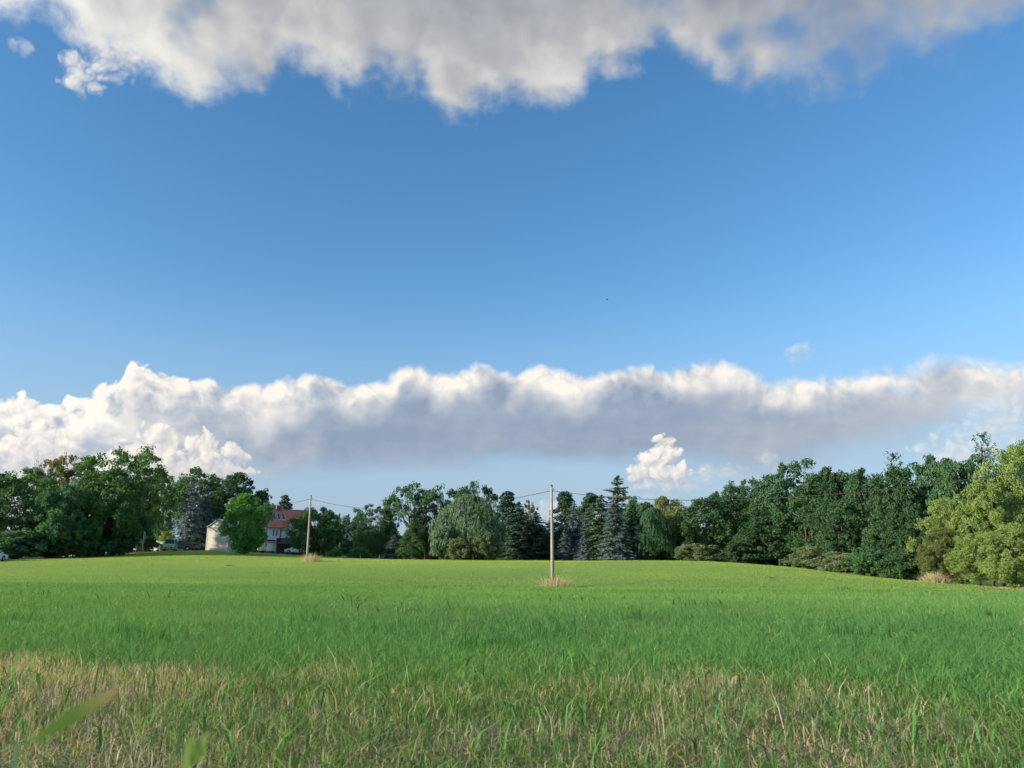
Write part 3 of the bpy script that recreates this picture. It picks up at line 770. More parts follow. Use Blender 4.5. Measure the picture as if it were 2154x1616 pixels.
    ('fine2/yellow', 2056, 1120, 69, 120, 'green bush at the foot of the middle sunlit tree', 'bush', SUNNY),
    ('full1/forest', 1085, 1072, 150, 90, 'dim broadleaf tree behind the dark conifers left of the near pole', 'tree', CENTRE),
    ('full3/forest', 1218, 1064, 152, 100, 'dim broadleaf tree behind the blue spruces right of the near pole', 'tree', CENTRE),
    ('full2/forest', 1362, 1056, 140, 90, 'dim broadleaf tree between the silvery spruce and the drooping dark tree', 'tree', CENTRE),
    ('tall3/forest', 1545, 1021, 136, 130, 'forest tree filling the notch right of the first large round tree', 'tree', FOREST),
    # dim thicket far behind that closes the gaps between trunks
    ('bush1/dark', 455, 1105, 152, 110, 'dark thicket behind the cream shed', 'thicket', None),
    ('bush2/dark', 900, 1105, 160, 130, 'dark thicket in the gap left of the willow', 'thicket', None),
    ('bush3/dark', 1090, 1110, 156, 150, 'dark thicket under the pines left of the near pole', 'thicket', None),
    ('bush1/dark', 1215, 1105, 154, 130, 'dark thicket behind the blue spruces', 'thicket', None),
    ('bush2/dark', 1400, 1100, 148, 140, 'dark thicket behind the drooping dark tree', 'thicket', None),
    ('bush3/dark', 1545, 1090, 138, 140, 'dark thicket deep between the first forest trees', 'thicket', None),
    ('bush1/dark', 1660, 1080, 130, 140, 'dark thicket deep behind the layered forest tree', 'thicket', None),
]
for k in PLANTS: plant(*k)

# ------------------------------------------------------------------ far wood that closes the lowest gaps
def far_wood():
    rng = np.random.default_rng(5)
    C, rc = [], []
    for x in np.arange(-170, 175, 2.2):
        D = 205 + 12 * math.sin(x * .07) + rng.uniform(-5, 5)
        h = rng.uniform(5.5, 8.5) * (1.0 + .15 * math.sin(x * .05))
        for k in range(4):
            C.append((x + rng.normal() * 1.6, D + rng.normal() * 1.5, gz(x, D) + h * (.15 + .27 * k))); rc.append(rng.uniform(1.5, 2.5))
    pos, nrm, idx = clumps(rng, np.array(C), np.array(rc), 56)
    V = leaf_quads(rng, pos, nrm, .95)
    me = make_mesh('far_wood', V, [np.arange(len(V)).reshape(-1, 4)], [M_LEAF['dark']], rng.uniform(0, 1, len(pos)))
    tag(link('far_wood', me), 'dim far wood closing the gaps low behind the garden trees', None, None, 'stuff')
far_wood()

# ------------------------------------------------------------------ utility poles and cables
wood_pole = material('weathered_pole', (.30, .275, .24), .8, .2, .18, 2.5, .4)
dark_metal = material('dark_metal', (.03, .032, .036), .5, .5, .1, 8.0)
cable_mat = material('black_cable', (.022, .024, .03), .6, .3, .1, 8.0)
porcelain = material('insulator', (.12, .075, .05), .3, .5, .1, 8.0)
STEP = Vector((29.4, -33.8))
POLES = []
for i, lab in ((-1, 'utility pole hidden among the blue spruces, next after the far one'), (0, 'farther, smaller utility pole in the left half of the field'),
               (1, 'nearer, taller utility pole in the middle of the field'), (2, 'utility pole beyond the right picture edge')):
    px = {0: 645, 1: 1162}.get(i)
    if px: q = on_ground(px, {0: 97.0, 1: 63.0}[i])
    else:
        a = POLES[0] if False else (on_ground(645, 97.0) if i == -1 else on_ground(1162, 63.0))
        q = Vector((a.x + (STEP.x if i == 2 else -STEP.x), a.y + (STEP.y if i == 2 else -STEP.y), 0)); q.z = gz(q.x, q.y)
    H = {0: at_pixel(645, 1042, 97).z, 1: at_pixel(1162, 1020, 63).z}.get(i, q.z + (7.8 if i == 2 else 8.3)) - q.z
    t = thing('utility_pole', lab, 'pole', q, 0, 'utility poles of the line across the field')
    Geo().tube([(0, 0, -.3), (0, 0, H * .33), (0, 0, H * .66), (0, 0, H - .12)], [.148, .134, .11, .09], 16, True).obj('shaft', wood_pole, t, True)
    Geo().tube([(0, 0, H - .135), (0, 0, H - .02), (0, 0, H)], [.104, .104, .06], 14).obj('cap', dark_metal, t)
    g = Geo(); g.tube([(-.14, 0, H - .52), (.19, 0, H - .52)], .022, 6); g.tube([(.17, 0, H - .52), (.17, 0, H - .36)], .014, 6); g.obj('bracket', dark_metal, t)
    Geo().tube([(.17, 0, H - .37), (.17, 0, H - .33), (.17, 0, H - .30)], [.045, .05, .03], 10).obj('insulator', porcelain, t, True)
    g = Geo(); g.tube([(-.175, -.02, H * .705), (-.11, 0, H * .705)], .02, 6); g.box(-.2, -.16, -.05, .03, H * .69, H * .725); g.obj('step_bolt', dark_metal, t)
    POLES.append((q, H))
for i, (lab, sag) in enumerate((('cable running left from the far pole into the trees', 1.0), ('cable sagging between the far pole and the near pole', 1.45),
                                ('cable running right from the near pole out of the picture', 1.9))):
    a = POLES[i][0] + Vector((.17, 0, POLES[i][1] - .5)); b = POLES[i + 1][0] + Vector((-.15 if i < 2 else 0, 0, POLES[i + 1][1] - .5))
    pts = [tuple(a.lerp(b, k / 40) - Vector((0, 0, 4 * sag * (k / 40) * (1 - k / 40)))) for k in range(41)]
    o = Geo().tube(pts, .021, 6).obj('power_cable', cable_mat, None, True); tag(o, lab, 'cable', 'cables of the line across the field')

# ------------------------------------------------------------------ dry tufts round the poles, straw clump by the wood
dock = material('dock_stalk', (.075, .060, .035), .9, .1, .3, 20.0)
def tuft(name, label, px, D, width, height, n, seed, stalks=()):
    rng = np.random.default_rng(seed)
    q = on_ground(px, D)
    t = thing(name, label, 'dry grass', q)
    x = rng.normal(size=n) * width * .26; y = rng.normal(size=n) * width * .2
    hh = height * rng.uniform(.35, 1.0, n) * np.exp(-(x / width) ** 2 * 2)
    d = np.stack([x * .5 + rng.normal(size=n) * .12 * height, y * .5 + rng.normal(size=n) * .12 * height, hh], 1)
    b = np.stack([x, y, np.full(n, -.03)], 1)
    f = rng.uniform(0, 6.28, n); s = np.stack([np.cos(f), np.sin(f), 0 * f], 1) * rng.uniform(.008, .02, n)[:, None]
    side = d.copy(); side[:, 2] = 0
    V = np.stack([b - s, b + s, b + d * .6 + s * .8, b + d * .6 - s * .8, b + d + side * .9], 1).reshape(-1, 3)
    i = np.arange(n)[:, None] * 5
    me = make_mesh('straw', V, [i + np.array([[0, 1, 2, 3]]), i + np.array([[3, 2, 4]])], [M_LEAF['straw']], np.tile(rng.uniform(0, 1, n), 2))
    link('straw', me, t)
    for (sx, h, lean) in stalks:
        g = Geo(); g.tube([(sx, .05, -.05), (sx + lean * .3, .05, h * .5), (sx + lean, .05, h)], [.014, .012, .006], 6)
        for k in range(9):
            zz = h * (.45 + .55 * k / 9); a = k * 2.4
            cx = sx + lean * (zz / h) ** 1.5; g.tube([(cx, .05, zz), (cx + math.cos(a) * .05, .05 + math.sin(a) * .05, zz + .05)], [.02, .006], 5)
        g.obj('stalk', dock, t)
    return t
tuft('grass_tuft', 'golden dry grass tuft with dark stalks round the foot of the near pole', 1166, 62.6, 2.2, 1.15, 420, 3, ((-.85, 1.05, -.12), (-.55, .9, .1), (.28, 1.35, .05), (.6, .9, .2), (.1, 1.0, -.05)))
tuft('grass_tuft', 'straw coloured tuft with one tall stalk round the foot of the far pole', 653, 96.4, 2.0, 1.25, 420, 4, ((.95, 1.5, .25), (.6, 1.1, -.1)))
tuft('grass_tuft', 'pale straw clump where the shaded forest meets the sunlit trees', 1964, 73.0, 1.9, 1.2, 700, 6)
tuft('grass_tuft', 'low strip of dry grass below the sunlit trees at the right picture edge', 2120, 63.5, 4.5, .35, 500, 8)

# ------------------------------------------------------------------ vehicles
glass = material('car_glass', (.02, .03, .04), .08, .6, .05, 4.0)
rubber = material('tyre_rubber', (.02, .02, .02), .9, .1, .2, 12.0)
alloy = material('wheel_rim', (.45, .46, .47), .4, .5, .05, 8.0, 0, .6)
lamp_glass = material('headlamp_glass', (.6, .62, .62), .15, .6, .05, 6.0)
red_lamp = material('tail_lamp', (.35, .02, .02), .25, .5, .05, 6.0)
plate_mat = material('plate', (.75, .75, .73), .5, .3, .05, 6.0)
def car(name, label, category, paint, loc, rz, L=4.0, Wd=1.75, H=1.48, van=False):
    """local +Y is the front"""
    t = thing(name, label, category, loc, rz)
    r = .31; ax = (-L / 2 + .72, L / 2 - .78)
    low = [(-L / 2, .30)]
    for c in ax:
        low += [(c - r - .06, .22)] + [(c + (r + .06) * math.cos(a), .30 + (r + .06) * math.sin(a)) for a in np.linspace(math.pi, 0, 9)] + [(c + r + .06, .22)]
    belt = .92 if not van else 1.02
    hood = .86 if not van else 1.0
    low += [(L / 2 - .02, .28), (L / 2, .55), (L / 2 - .10, hood - .12), (L / 2 - .95 if not van else L / 2 - .5, hood), (-L / 2 + .06, belt), (-L / 2 - .01, .6)]
    Geo().prism(low, 0, -Wd / 2, Wd / 2).obj('body', paint, t, False, .05)
    w0, w1 = Wd / 2 - .05, Wd / 2 - .22
    yr0, yr1 = -L / 2 + .10, -L / 2 + (.32 if van else .48)
    yf0, yf1 = L / 2 - (.55 if van else 1.0), L / 2 - (1.15 if van else 1.78)
    zb, zt = belt - .05, H
    cab = [(-w0, yr0, zb), (w0, yr0, zb), (w0, yf0, hood - .03), (-w0, yf0, hood - .03), (-w1, yr1, zt), (w1, yr1, zt), (w1, yf1, zt), (-w1, yf1, zt)]
    FQ = [(3, 2, 1, 0), (4, 5, 6, 7), (0, 1, 5, 4), (1, 2, 6, 5), (2, 3, 7, 6), (3, 0, 4, 7)]
    Geo().add(cab, FQ).obj('cabin', paint, t, False, .05)
    P = [Vector(p) for p in cab]
    def pane(a, b, c, d, u0, u1, v0, v1, off, nm):
        """window inset in the quad a b c d (a-b bottom, d-c top), a little proud"""
        q = lambda u, v: (a.lerp(b, u)).lerp(d.lerp(c, u), v)
        n = (b - a).cross(d - a).normalized() * off
        pts = [q(u0, v0) + n, q(u1, v0) + n, q(u1, v1) + n, q(u0, v1) + n]; back = [p - n * 1.5 for p in pts]
        Geo().add([tuple(p) for p in pts + back], [(0, 1, 2, 3), (0, 4, 5, 1), (1, 5, 6, 2), (2, 6, 7, 3), (3, 7, 4, 0)]).obj(nm, glass, t)
    pane(P[2], P[3], P[7], P[6], .06, .94, .10, .92, .012, 'windscreen')
    pane(P[0], P[1], P[5], P[4], .08, .92, .15, .90, .012, 'rear_window')
    for u0, u1 in (((.08, .36), (.40, .66), (.70, .92)) if van else ((.10, .47), (.51, .92))):
        pane(P[1], P[2], P[6], P[5], u0, u1, .16, .88, .012, 'side_window'); pane(P[3], P[0], P[4], P[7], 1 - u1, 1 - u0, .16, .88, .012, 'side_window')
    for sx in (-1, 1):
        for c in ax:
            w = Geo().tube([(sx * (Wd / 2 - .20), c, .31), (sx * (Wd / 2 - .18), c, .31), (sx * (Wd / 2 - .02), c, .31), (sx * Wd / 2, c, .31)], [r - .03, r, r, r - .03], 20).obj('wheel', rubber, t, True)
            Geo().tube([(sx * (Wd / 2 - .02), c, .31), (sx * (Wd / 2 + .012), c, .31)], [r * .62, r * .58], 14).obj('rim', alloy, w)
        Geo().box(sx * Wd * .36 - .17, sx * Wd * .36 + .17, L / 2 - .12, L / 2 + .012, .58, .72).obj('headlight', lamp_glass, t, False, .02)
        Geo().box(sx * Wd * .42 - .09, sx * Wd * .42 + .09, -L / 2 - .015, -L / 2 + .1, .62, .84).obj('tail_light', red_lamp, t, False, .02)
        Geo().box(sx * (Wd / 2 + .05) - .08, sx * (Wd / 2 + .05) + .08, yf0 - .35, yf0 - .22, hood + .02, hood + .16).obj('mirror', paint, t, False, .02)
        Geo().box(sx * (Wd / 2 + .004) - .012, sx * (Wd / 2 + .004) + .012, -.1, .08, .78, .81).obj('door_handle', dark_metal, t)
    Geo().box(-.5, .5, L / 2 - .05, L / 2 + .008, .36, .52).obj('grille', dark_metal, t)
    Geo().box(-.26, .26, L / 2 - .02, L / 2 + .02, .40, .50).obj('number_plate', plate_mat, t)
    return t
paint_white = material('white_paint', (.74, .77, .80), .3, .5, .03, 3.0, 0, 0, 0, .5)
paint_green = material('green_paint', (.20, .48, .32), .4, .5, .06, 3.0, 0, 0, 0, .4)
paint_dark = material('dark_paint', (.018, .022, .03), .3, .5, .05, 3.0, 0, 0, 0, .5)
def stand(px, D, dz=0.0):
    p = on_ground(px, D); p.z += dz; return p
c0 = at_pixel(-20, 1170, 92.0); c0.z = gz(c0.x, c0.y) + .06
car('white_car', 'white small car on the lane, cut by the left picture edge', 'car', paint_white, c0, R(2), 4.0, 1.72, 1.5)
p_ = stand(354, 122.0, .05); car('green_van', 'light green van parked at the end of the lane, front facing us', 'van', paint_green, p_, R(196), 3.6, 1.72, 1.75, True)
p_ = stand(374, 127.0, .02); car('dark_car', 'dark car in the shade right of the green van', 'car', paint_dark, p_, R(110), 3.9, 1.7, 1.45)
p_ = stand(333, 133.0, .02); car('white_car', 'low white car left of the green van, before the brick wall', 'car', paint_white, p_, R(75), 3.6, 1.65, 1.2)
p_ = stand(622, 133.0, 0.15); car('white_car', 'white car behind the low dark fence, left of the far pole', 'car', paint_white, p_, R(80), 3.7, 1.7, 1.4)

# ------------------------------------------------------------------ buildings
cream = material('cream_boards', (.58, .56, .51), .8, .2, .06, 1.5, .15)
cream_wall = material('cream_render', (.70, .64, .53), .85, .2, .07, 1.2, .2)
white_wall = material('white_render', (.80, .81, .82), .85, .2, .06, 1.2, .2)
roof_red = material('red_roof_tile', (.40, .165, .115), .8, .2, .2, 4.0, .5)
roof_dark = material('dark_roof', (.05, .055, .065), .8, .2, .15, 4.0, .4)
navy = material('dark_cladding', (.022, .028, .045), .6, .3, .15, 4.0, .2)
trim_white = material('white_trim', (.70, .70, .69), .6, .3, .05, 5.0)
teal = material('teal_shutter', (.10, .19, .20), .6, .3, .08, 5.0)
pane_mat = material('window_glass', (.03, .045, .06), .1, .6, .05, 3.0)
brick = material('brick_wall', (.22, .09, .07), .85, .2, .2, 6.0, .4)
pale_metal = material('pale_sheet_roof', (.50, .52, .52), .6, .3, .08, 2.0)
brown_wood = material('brown_planks', (.12, .070, .042), .85, .2, .25, 6.0, .3)
dark_wood = material('dark_fence_wood', (.045, .042, .040), .85, .2, .25, 6.0, .3)
def roof_slabs(t, x0, x1, y0, y1, ze, zr, th, over, mat, name='roof', axis='x'):
    """two pitched slabs along the ridge (axis x or y), overhanging the walls"""
    r = link(name, None, t)
    ym = (y0 + y1) / 2 if axis == 'x' else (x0 + x1) / 2
    lo, hi = (y0, y1) if axis == 'x' else (x0, x1)
    a, b = (x0 - over, x1 + over) if axis == 'x' else (y0 - over, y1 + over)
    for s_ in (-1, 1):
        e = lo if s_ < 0 else hi
        k = (zr - ze) / (ym - lo)
        eo = e + s_ * over; zeo = ze - over * k
        pts = [(eo, zeo), (ym, zr), (ym, zr + th), (eo, zeo + th)]
        if s_ > 0: pts = pts[::-1]
        Geo().prism(pts, 0 if axis == 'x' else 1, a, b).obj('roof_slope', mat, r)
    return r
def window(t, x0, x1, y, z0, z1, fr=.06, frame=None, pane=None):
    """in a wall facing local -Y at y"""
    w = Geo(); frame = frame or trim_white
    w.box(x0 - fr, x0, y - .04, y + .02, z0 - fr, z1 + fr); w.box(x1, x1 + fr, y - .04, y + .02, z0 - fr, z1 + fr)
    w.box(x0, x1, y - .04, y + .02, z1, z1 + fr); w.box(x0, x1, y - .05, y + .02, z0 - fr, z0)
    o = w.obj('window', frame, t)
    Geo().box(x0, x1, y - .015, y + .02, z0, z1).obj('pane', pane or pane_mat, o)
    return o

# cream shed
q = at_pixel(455, 1160, 127.0); q.z -= .25
t = thing('shed', 'tall cream boarded shed with pitched roof, left of the bright green tree', 'shed', q, R(-9))
wsh, eav, rid = 1.86, 4.15, 5.35
Geo().prism([(-wsh, 0), (wsh, 0), (wsh, eav), (0, rid), (-wsh, eav)], 1, 0.03, 6).obj('wall', cream, t)
for k in range(24):     # weatherboards of the gable, each a board of its own
    z0 = .02 + k * .22
    if z0 + .2 < eav: hw = wsh
    else: hw = max(.05, wsh * (rid - z0 - .2) / (rid - eav))
    if z0 + .2 > rid: break
    Geo().add([(-hw, .028, z0), (hw, .028, z0), (hw, .028, z0 + .212), (-hw, .028, z0 + .212), (-hw, -.002, z0), (hw, -.002, z0), (hw, .014, z0 + .212), (-hw, .014, z0 + .212)],
              [(4, 5, 6, 7), (0, 4, 7, 3), (5, 1, 2, 6), (0, 1, 5, 4), (7, 6, 2, 3)]).obj('board', cream, t)
roof_slabs(t, -wsh, wsh, .0, 6, eav, rid, .10, .16, pale_metal, 'roof', 'y')
for s_ in (-1, 1):
    Geo().box(s_ * wsh - .05, s_ * wsh + .05, -.03, .03, 0, eav - .02).obj('corner_trim', trim_white, t)

# house with the red roof
q = at_pixel(559, 1160, 138.0); q.z -= .3
t = thing('house', 'white house with red tiled roof and roof windows, partly hidden by trees', 'house', q, R(28))
HL, HD, HE, HR = 7.6, 8.0, 4.6, 7.75
Geo().prism([(0, 0), (HD, 0), (HD, HE), (HD / 2, HR - .06), (0, HE)], 0, 0.0, HL).obj('wall', white_wall, t)
Geo().prism([(.0, 0), (HD, 0), (HD, HE), (HD / 2, HR - .06), (0, HE)], 0, -.04, -.002).obj('gable_wall', cream_wall, t)  # sunlit tone of the white gable, put into a cream colour
rf = roof_slabs(t, 0, HL, 0, HD, HE, HR, .14, .35, roof_red)
Geo().tube([(-.35, HD / 2, HR + .13), (HL + .35, HD / 2, HR + .13)], .10, 8).obj('ridge', roof_red, rf)
k_ = (HR - HE) / (HD / 2)
window_grey = material('grey_window_frame', (.34, .33, .34), .6, .3, .05, 5.0)
for x0 in (1.15, 1.95, 2.75):   # roof windows
    g = Geo(); y0, y1 = 1.35, 3.0
    z = lambda y, o: HE + y * k_ + .14 + o
    g.add([(x0, y0, z(y0, 0)), (x0 + .62, y0, z(y0, 0)), (x0 + .62, y1, z(y1, 0)), (x0, y1, z(y1, 0)), (x0, y0, z(y0, .12)), (x0 + .62, y0, z(y0, .12)), (x0 + .62, y1, z(y1, .12)), (x0, y1, z(y1, .12))],
          [(4, 5, 6, 7), (0, 1, 5, 4), (1, 2, 6, 5), (2, 3, 7, 6), (3, 0, 4, 7)])
    w = g.obj('roof_window', window_grey, t)
    g = Geo(); a, b = x0 + .12, x0 + .50
    g.add([(a, y0 + .15, z(y0 + .15, .13)), (b, y0 + .15, z(y0 + .15, .13)), (b, y1 - .15, z(y1 - .15, .13)), (a, y1 - .15, z(y1 - .15, .13))], [(0, 1, 2, 3)]).obj('pane', pane_mat, w)
# cross wing with its own gable
Geo().prism([(2.55, 0), (6.6, 0), (6.6, 4.2), (4.6, 6.0), (2.55, 4.2)], 1, -.9, .6).obj('cross_wing', cream_wall, t)
roof_slabs(t, 2.55, 6.6, -.9, 1.6, 4.2, 6.0, .12, .25, roof_red, 'wing_roof', 'y')
window(t, 1.0, 1.22, 0, 3.0, 4.0); window(t, 1.55, 1.77, 0, 3.0, 4.0)
Geo().box(2.2, 2.4, -.06, .01, 2.3, 4.1).obj('shutter', teal, t)
window(t, 3.5, 4.3, -.9, 2.9, 4.0)
Geo().box(1.5, 5.2, -2.0, -.92, .1, 2.55).obj('conservatory', navy, t)
for k in range(6):
    Geo().box(1.56 + k * .61, 2.06 + k * .61, -2.02, -1.985, .5, 2.2).obj('glazing', pane_mat, t)
g = Geo(); g.box(.15, 1.45, -.55, .0, 2.1, 2.28); g.obj('porch_roof', dark_wood, t)
g = Geo(); g.tube([(-.08, -.08, 0), (-.08, -.08, HE - .1)], .05, 8); g.obj('downpipe', dark_metal, t, True)
g = Geo(); g.box(2.2, 2.75, HD / 2 - .3, HD / 2 + .3, HR - .2, HR + .9); g.obj('chimney', brick, rf)

# gate, fence, gazebo in the garden in front of the house
q = at_pixel(559, 1160, 134.5); q.z -= .25
t = thing('gate', 'cream double gate with dark hinges in front of the white house', 'gate', q, R(14))
for s_ in (-1, 1):
    w = Geo().box(min(s_ * .03, s_ * .82), max(s_ * .03, s_ * .82), -.03, .03, .12, 1.55).obj('gate_leaf', cream_wall if s_ < 0 else white_wall, t)  # right leaf whiter: its shaded tone is put into the colour
    Geo().box(s_ * .8 - .05, s_ * .8 + .05, -.06, -.032, 1.36, 1.46).obj('hinge', dark_metal, w)
    Geo().box(s_ * .87 - .04, s_ * .87 + .04, -.05, .05, 0, 1.62).obj('gate_post', trim_white, t)
Geo().box(-.1, .12, -.09, -.032, 1.2, 1.42).obj('lock_box', dark_metal, t)
q1 = at_pixel(533, 1163, 129.5); q2 = at_pixel(646, 1169, 129.5)
t = thing('fence', 'low dark wooden fence along the garden of the white house', 'fence', (q1.x, q1.y, q1.z - .5))
n_ = 22; W_ = (q2.x - q1.x)
for k in range(n_):
    x0 = W_ * k / n_; dz = (q2.z - q1.z) * k / n_
    Geo().box(x0 + .02, x0 + W_ / n_ - .02, -.02, .012, dz, dz + .92 + .03 * math.sin(k * 2.1)).obj('board', dark_wood, t)
    if k % 4 == 0: Geo().box(x0 - .05, x0 + .05, .014, .11, dz - .2, dz + .98).obj('post', dark_wood, t)
ap = at_pixel(603, 1128, 136.0); ev = at_pixel(603, 1144, 136.0); gr = gz(ap.x, ap.y) - .2
t = thing('gazebo', 'dark garden gazebo with pointed roof in front of the house', 'gazebo', (ap.x, ap.y, gr))
he, ha, rg = ev.z - gr, ap.z - gr, 1.55
V = [(rg * math.cos(a), rg * math.sin(a), he) for a in np.linspace(0, 2 * math.pi, 7)[:-1]]
Geo().add(V + [(0, 0, ha)] + [(x * .98, y * .98, he - .12) for x, y, z in V], [(i, (i + 1) % 6, 6) for i in range(6)] + [(7 + i, 7 + (i + 1) % 6, (i + 1) % 6, i) for i in range(6)] + [[7 + i for i in range(6)][::-1]]).obj('roof', roof_dark, t)
for i in range(6):
    x, y, z = V[i]; Geo().box(x * .88 - .05, x * .88 + .05, y * .88 - .05, y * .88 + .05, 0, he - .1).obj('post', dark_wood, t)
for i in (3, 4):
    a, b = Vector(V[i]) * .88, Vector(V[(i + 1) % 6]) * .88; Geo().tube([(a.x, a.y, .8), (b.x, b.y, .8)], .04, 6).obj('rail', dark_wood, t)

# cottage with carport
q = on_ground(727, 152.0)
t = thing('cottage', 'small cottage with dark roof and cream gable right of the round tree', 'cottage', (q.x, q.y, q.z), R(24))
ze, zr = at_pixel(727, 1138, 152).z - q.z, at_pixel(727, 1117, 152).z - q.z
Geo().prism([(-1.5, 0), (1.5, 0), (1.5, ze), (0, zr - .08), (-1.5, ze)], 1, 0, 6).obj('wall', cream_wall, t)
roof_slabs(t, -1.5, 1.5, 0, 6, ze, zr, .14, .4, roof_dark, 'roof', 'y')
window(t, -.45, .45, 0, ze - .9, ze + .35)
q = on_ground(698, 137.0)
t = thing('carport', 'flat-roofed carport on slim posts left of the dark gabled cottage', 'carport', (q.x, q.y, q.z), R(16))
zc = at_pixel(698, 1134, 137).z - q.z
Geo().box(-1.2, 1.2, -1.6, 1.6, zc - .09, zc + .07).obj('roof', pale_metal, t)
Geo().box(-1.22, 1.22, -1.65, -1.602, zc - .22, zc + .05).obj('fascia', dark_wood, t)
for sx in (-1.05, 1.05):
    for sy in (-1.45, 1.45): Geo().box(sx - .045, sx + .045, sy - .045, sy + .045, 0, zc - .1).obj('post', trim_white, t)

# hut under the trees left of the willow
q = on_ground(894, 121.0)
t = thing('hut', 'small brown plank hut with flat dark roof left of the willow', 'hut', (q.x, q.y, q.z), R(6))
Geo().box(-.98, .98, .03, 1.6, 0, 1.36).obj('wall', dark_wood, t)
for k in range(9): Geo().box(-.97 + k * .217, -.97 + k * .217 + .195, -.005 - .006 * (k % 3), .028, 0, 1.34).obj('plank', brown_wood, t)
Geo().box(-1.2, 1.25, -.25, 1.75, 1.37, 1.46).obj('roof', roof_dark, t)
Geo().box(-.12, -.06, -.9, -.84, 0, 1.9).obj('post', trim_white, t)

# garage, brick wall, bin and sign at the end of the lane
q = on_ground(336, 152.0)
t = thing('garage', 'small pale garage behind the brick wall at the end of the lane', 'garage', (q.x, q.y, q.z), R(10))
zt = at_pixel(336, 1137, 152).z - q.z
Geo().prism([(-1.4, 0), (1.4, 0), (1.4, zt - .45), (-1.4, zt - .05)], 1, 0, 5).obj('wall', white_wall, t)
Geo().prism([(-1.55, zt - .03), (1.55, zt - .47), (1.55, zt - .37), (-1.55, zt + .07)], 1, -.2, 5.1).obj('roof', pale_metal, t)
Geo().box(-1.0, -.35, -.03, -.002, zt - 1.2, zt - .6).obj('window', pane_mat, t)
Geo().box(.0, 1.1, -.03, -.002, 0, zt - .7).obj('door', trim_white, t)
q = on_ground(338, 131.0)
t = thing('brick_wall', 'short red brown brick wall beside the green van', 'wall', (q.x, q.y, q.z), R(8))
g_ = Geo().box(-.38, .38, 0.02, .22, 0, .98).obj('core', material('mortar', (.25, .2, .18), .9), t)
for r_ in range(12):
    for c_i in range(3):
        x0 = -.37 + c_i * .25 - (.06 if r_ % 2 else 0)
        Geo().box(max(-.375, x0), min(.375, x0 + .235), -.008 - .004 * ((r_ + c_i) % 3), .018, .012 + r_ * .08, .078 + r_ * .08).obj('brick', brick, t)
Geo().box(-.44, .44, -.05, .28, .985, 1.05).obj('coping', dark_wood, t)
q = on_ground(326.5, 129.0)
t = thing('bin', 'pale wheeled bin left of the low white car', 'bin', (q.x, q.y, q.z + .35), R(15))
Geo().add([(-.24, -.26, .1), (.24, -.26, .1), (.24, .26, .1), (-.24, .26, .1), (-.29, -.33, .95), (.29, -.33, .95), (.29, .33, .95), (-.29, .33, .95)], [(3, 2, 1, 0), (4, 5, 6, 7), (0, 1, 5, 4), (1, 2, 6, 5), (2, 3, 7, 6), (3, 0, 4, 7)]).obj('body', trim_white, t, False, .03)
Geo().box(-.31, .31, -.36, .36, .955, 1.02).obj('lid', pale_metal, t, False, .02)
for s_ in (-1, 1): Geo().tube([(s_ * .22, .28, .1), (s_ * .28, .28, .1)], .1, 12).obj('wheel', rubber, t)
q = on_ground(295.5, 106.0)
t = thing('road_sign', 'thin grey sign post seen edge-on in front of the dark hedge', 'sign', (q.x, q.y, q.z), R(16))
hs_ = at_pixel(295.5, 1117, 106).z - q.z
Geo().tube([(0, 0, -.2), (0, 0, hs_)], .045, 10).obj('post', material('galvanised', (.34, .38, .42), .5, .4, .1, 5.0, 0, .3), t, True)
Geo().box(.05, .075, -.05, .95, hs_ - 1.1, hs_ - .15).obj('plate', material('sign_back', (.10, .17, .26), .5, .4, .08, 3.0), t)
for px, D, lab in ((797, 119.5, 'short white garden stake below the small silvery spruce'), (757, 121.0, 'white marker stake right of the low clipped bush')):
    q = on_ground(px, D); t = thing('garden_stake', lab, 'stake', q)
    Geo().box(-.035, .035, -.035, .035, -.1, .62).obj('post', trim_white, t); Geo().add([(-.04, -.04, .62), (.04, -.04, .62), (.04, .04, .62), (-.04, .04, .62), (0, 0, .70)], [(0, 1, 4), (1, 2, 4), (2, 3, 4), (3, 0, 4), (3, 2, 1, 0)]).obj('tip', trim_white, t)

# ------------------------------------------------------------------ bird
p = at_pixel(1277, 630, 75.0)
wing = lambda s_: [(s_ * .03, .05, .01), (s_ * .12, .045, .045), (s_ * .20, -.02, .02), (s_ * .13, -.03, .035), (s_ * .03, -.05, .0)]
bird_mat = material('dark_feathers', (.02, .02, .024), .8, .2, .2, 20.0)
g = Geo(); g.tube([(0, .13, .0), (0, .10, .008), (0, .04, .0), (0, -.06, .0), (0, -.15, .01)], [.004, .016, .03, .022, .005], 8)
for s_ in (-1, 1):
    w_ = wing(s_); g.add(w_ + [(x, y, z - .006) for x, y, z in w_], [(0, 1, 2, 3, 4), (9, 8, 7, 6, 5), (0, 5, 6, 1), (1, 6, 7, 2), (2, 7, 8, 3), (3, 8, 9, 4)])
o = g.obj('bird', bird_mat, None, True); o.location = p; o.rotation_euler = (0.1, .15, R(60)); tag(o, 'tiny dark bird high in the clear blue sky', 'bird')

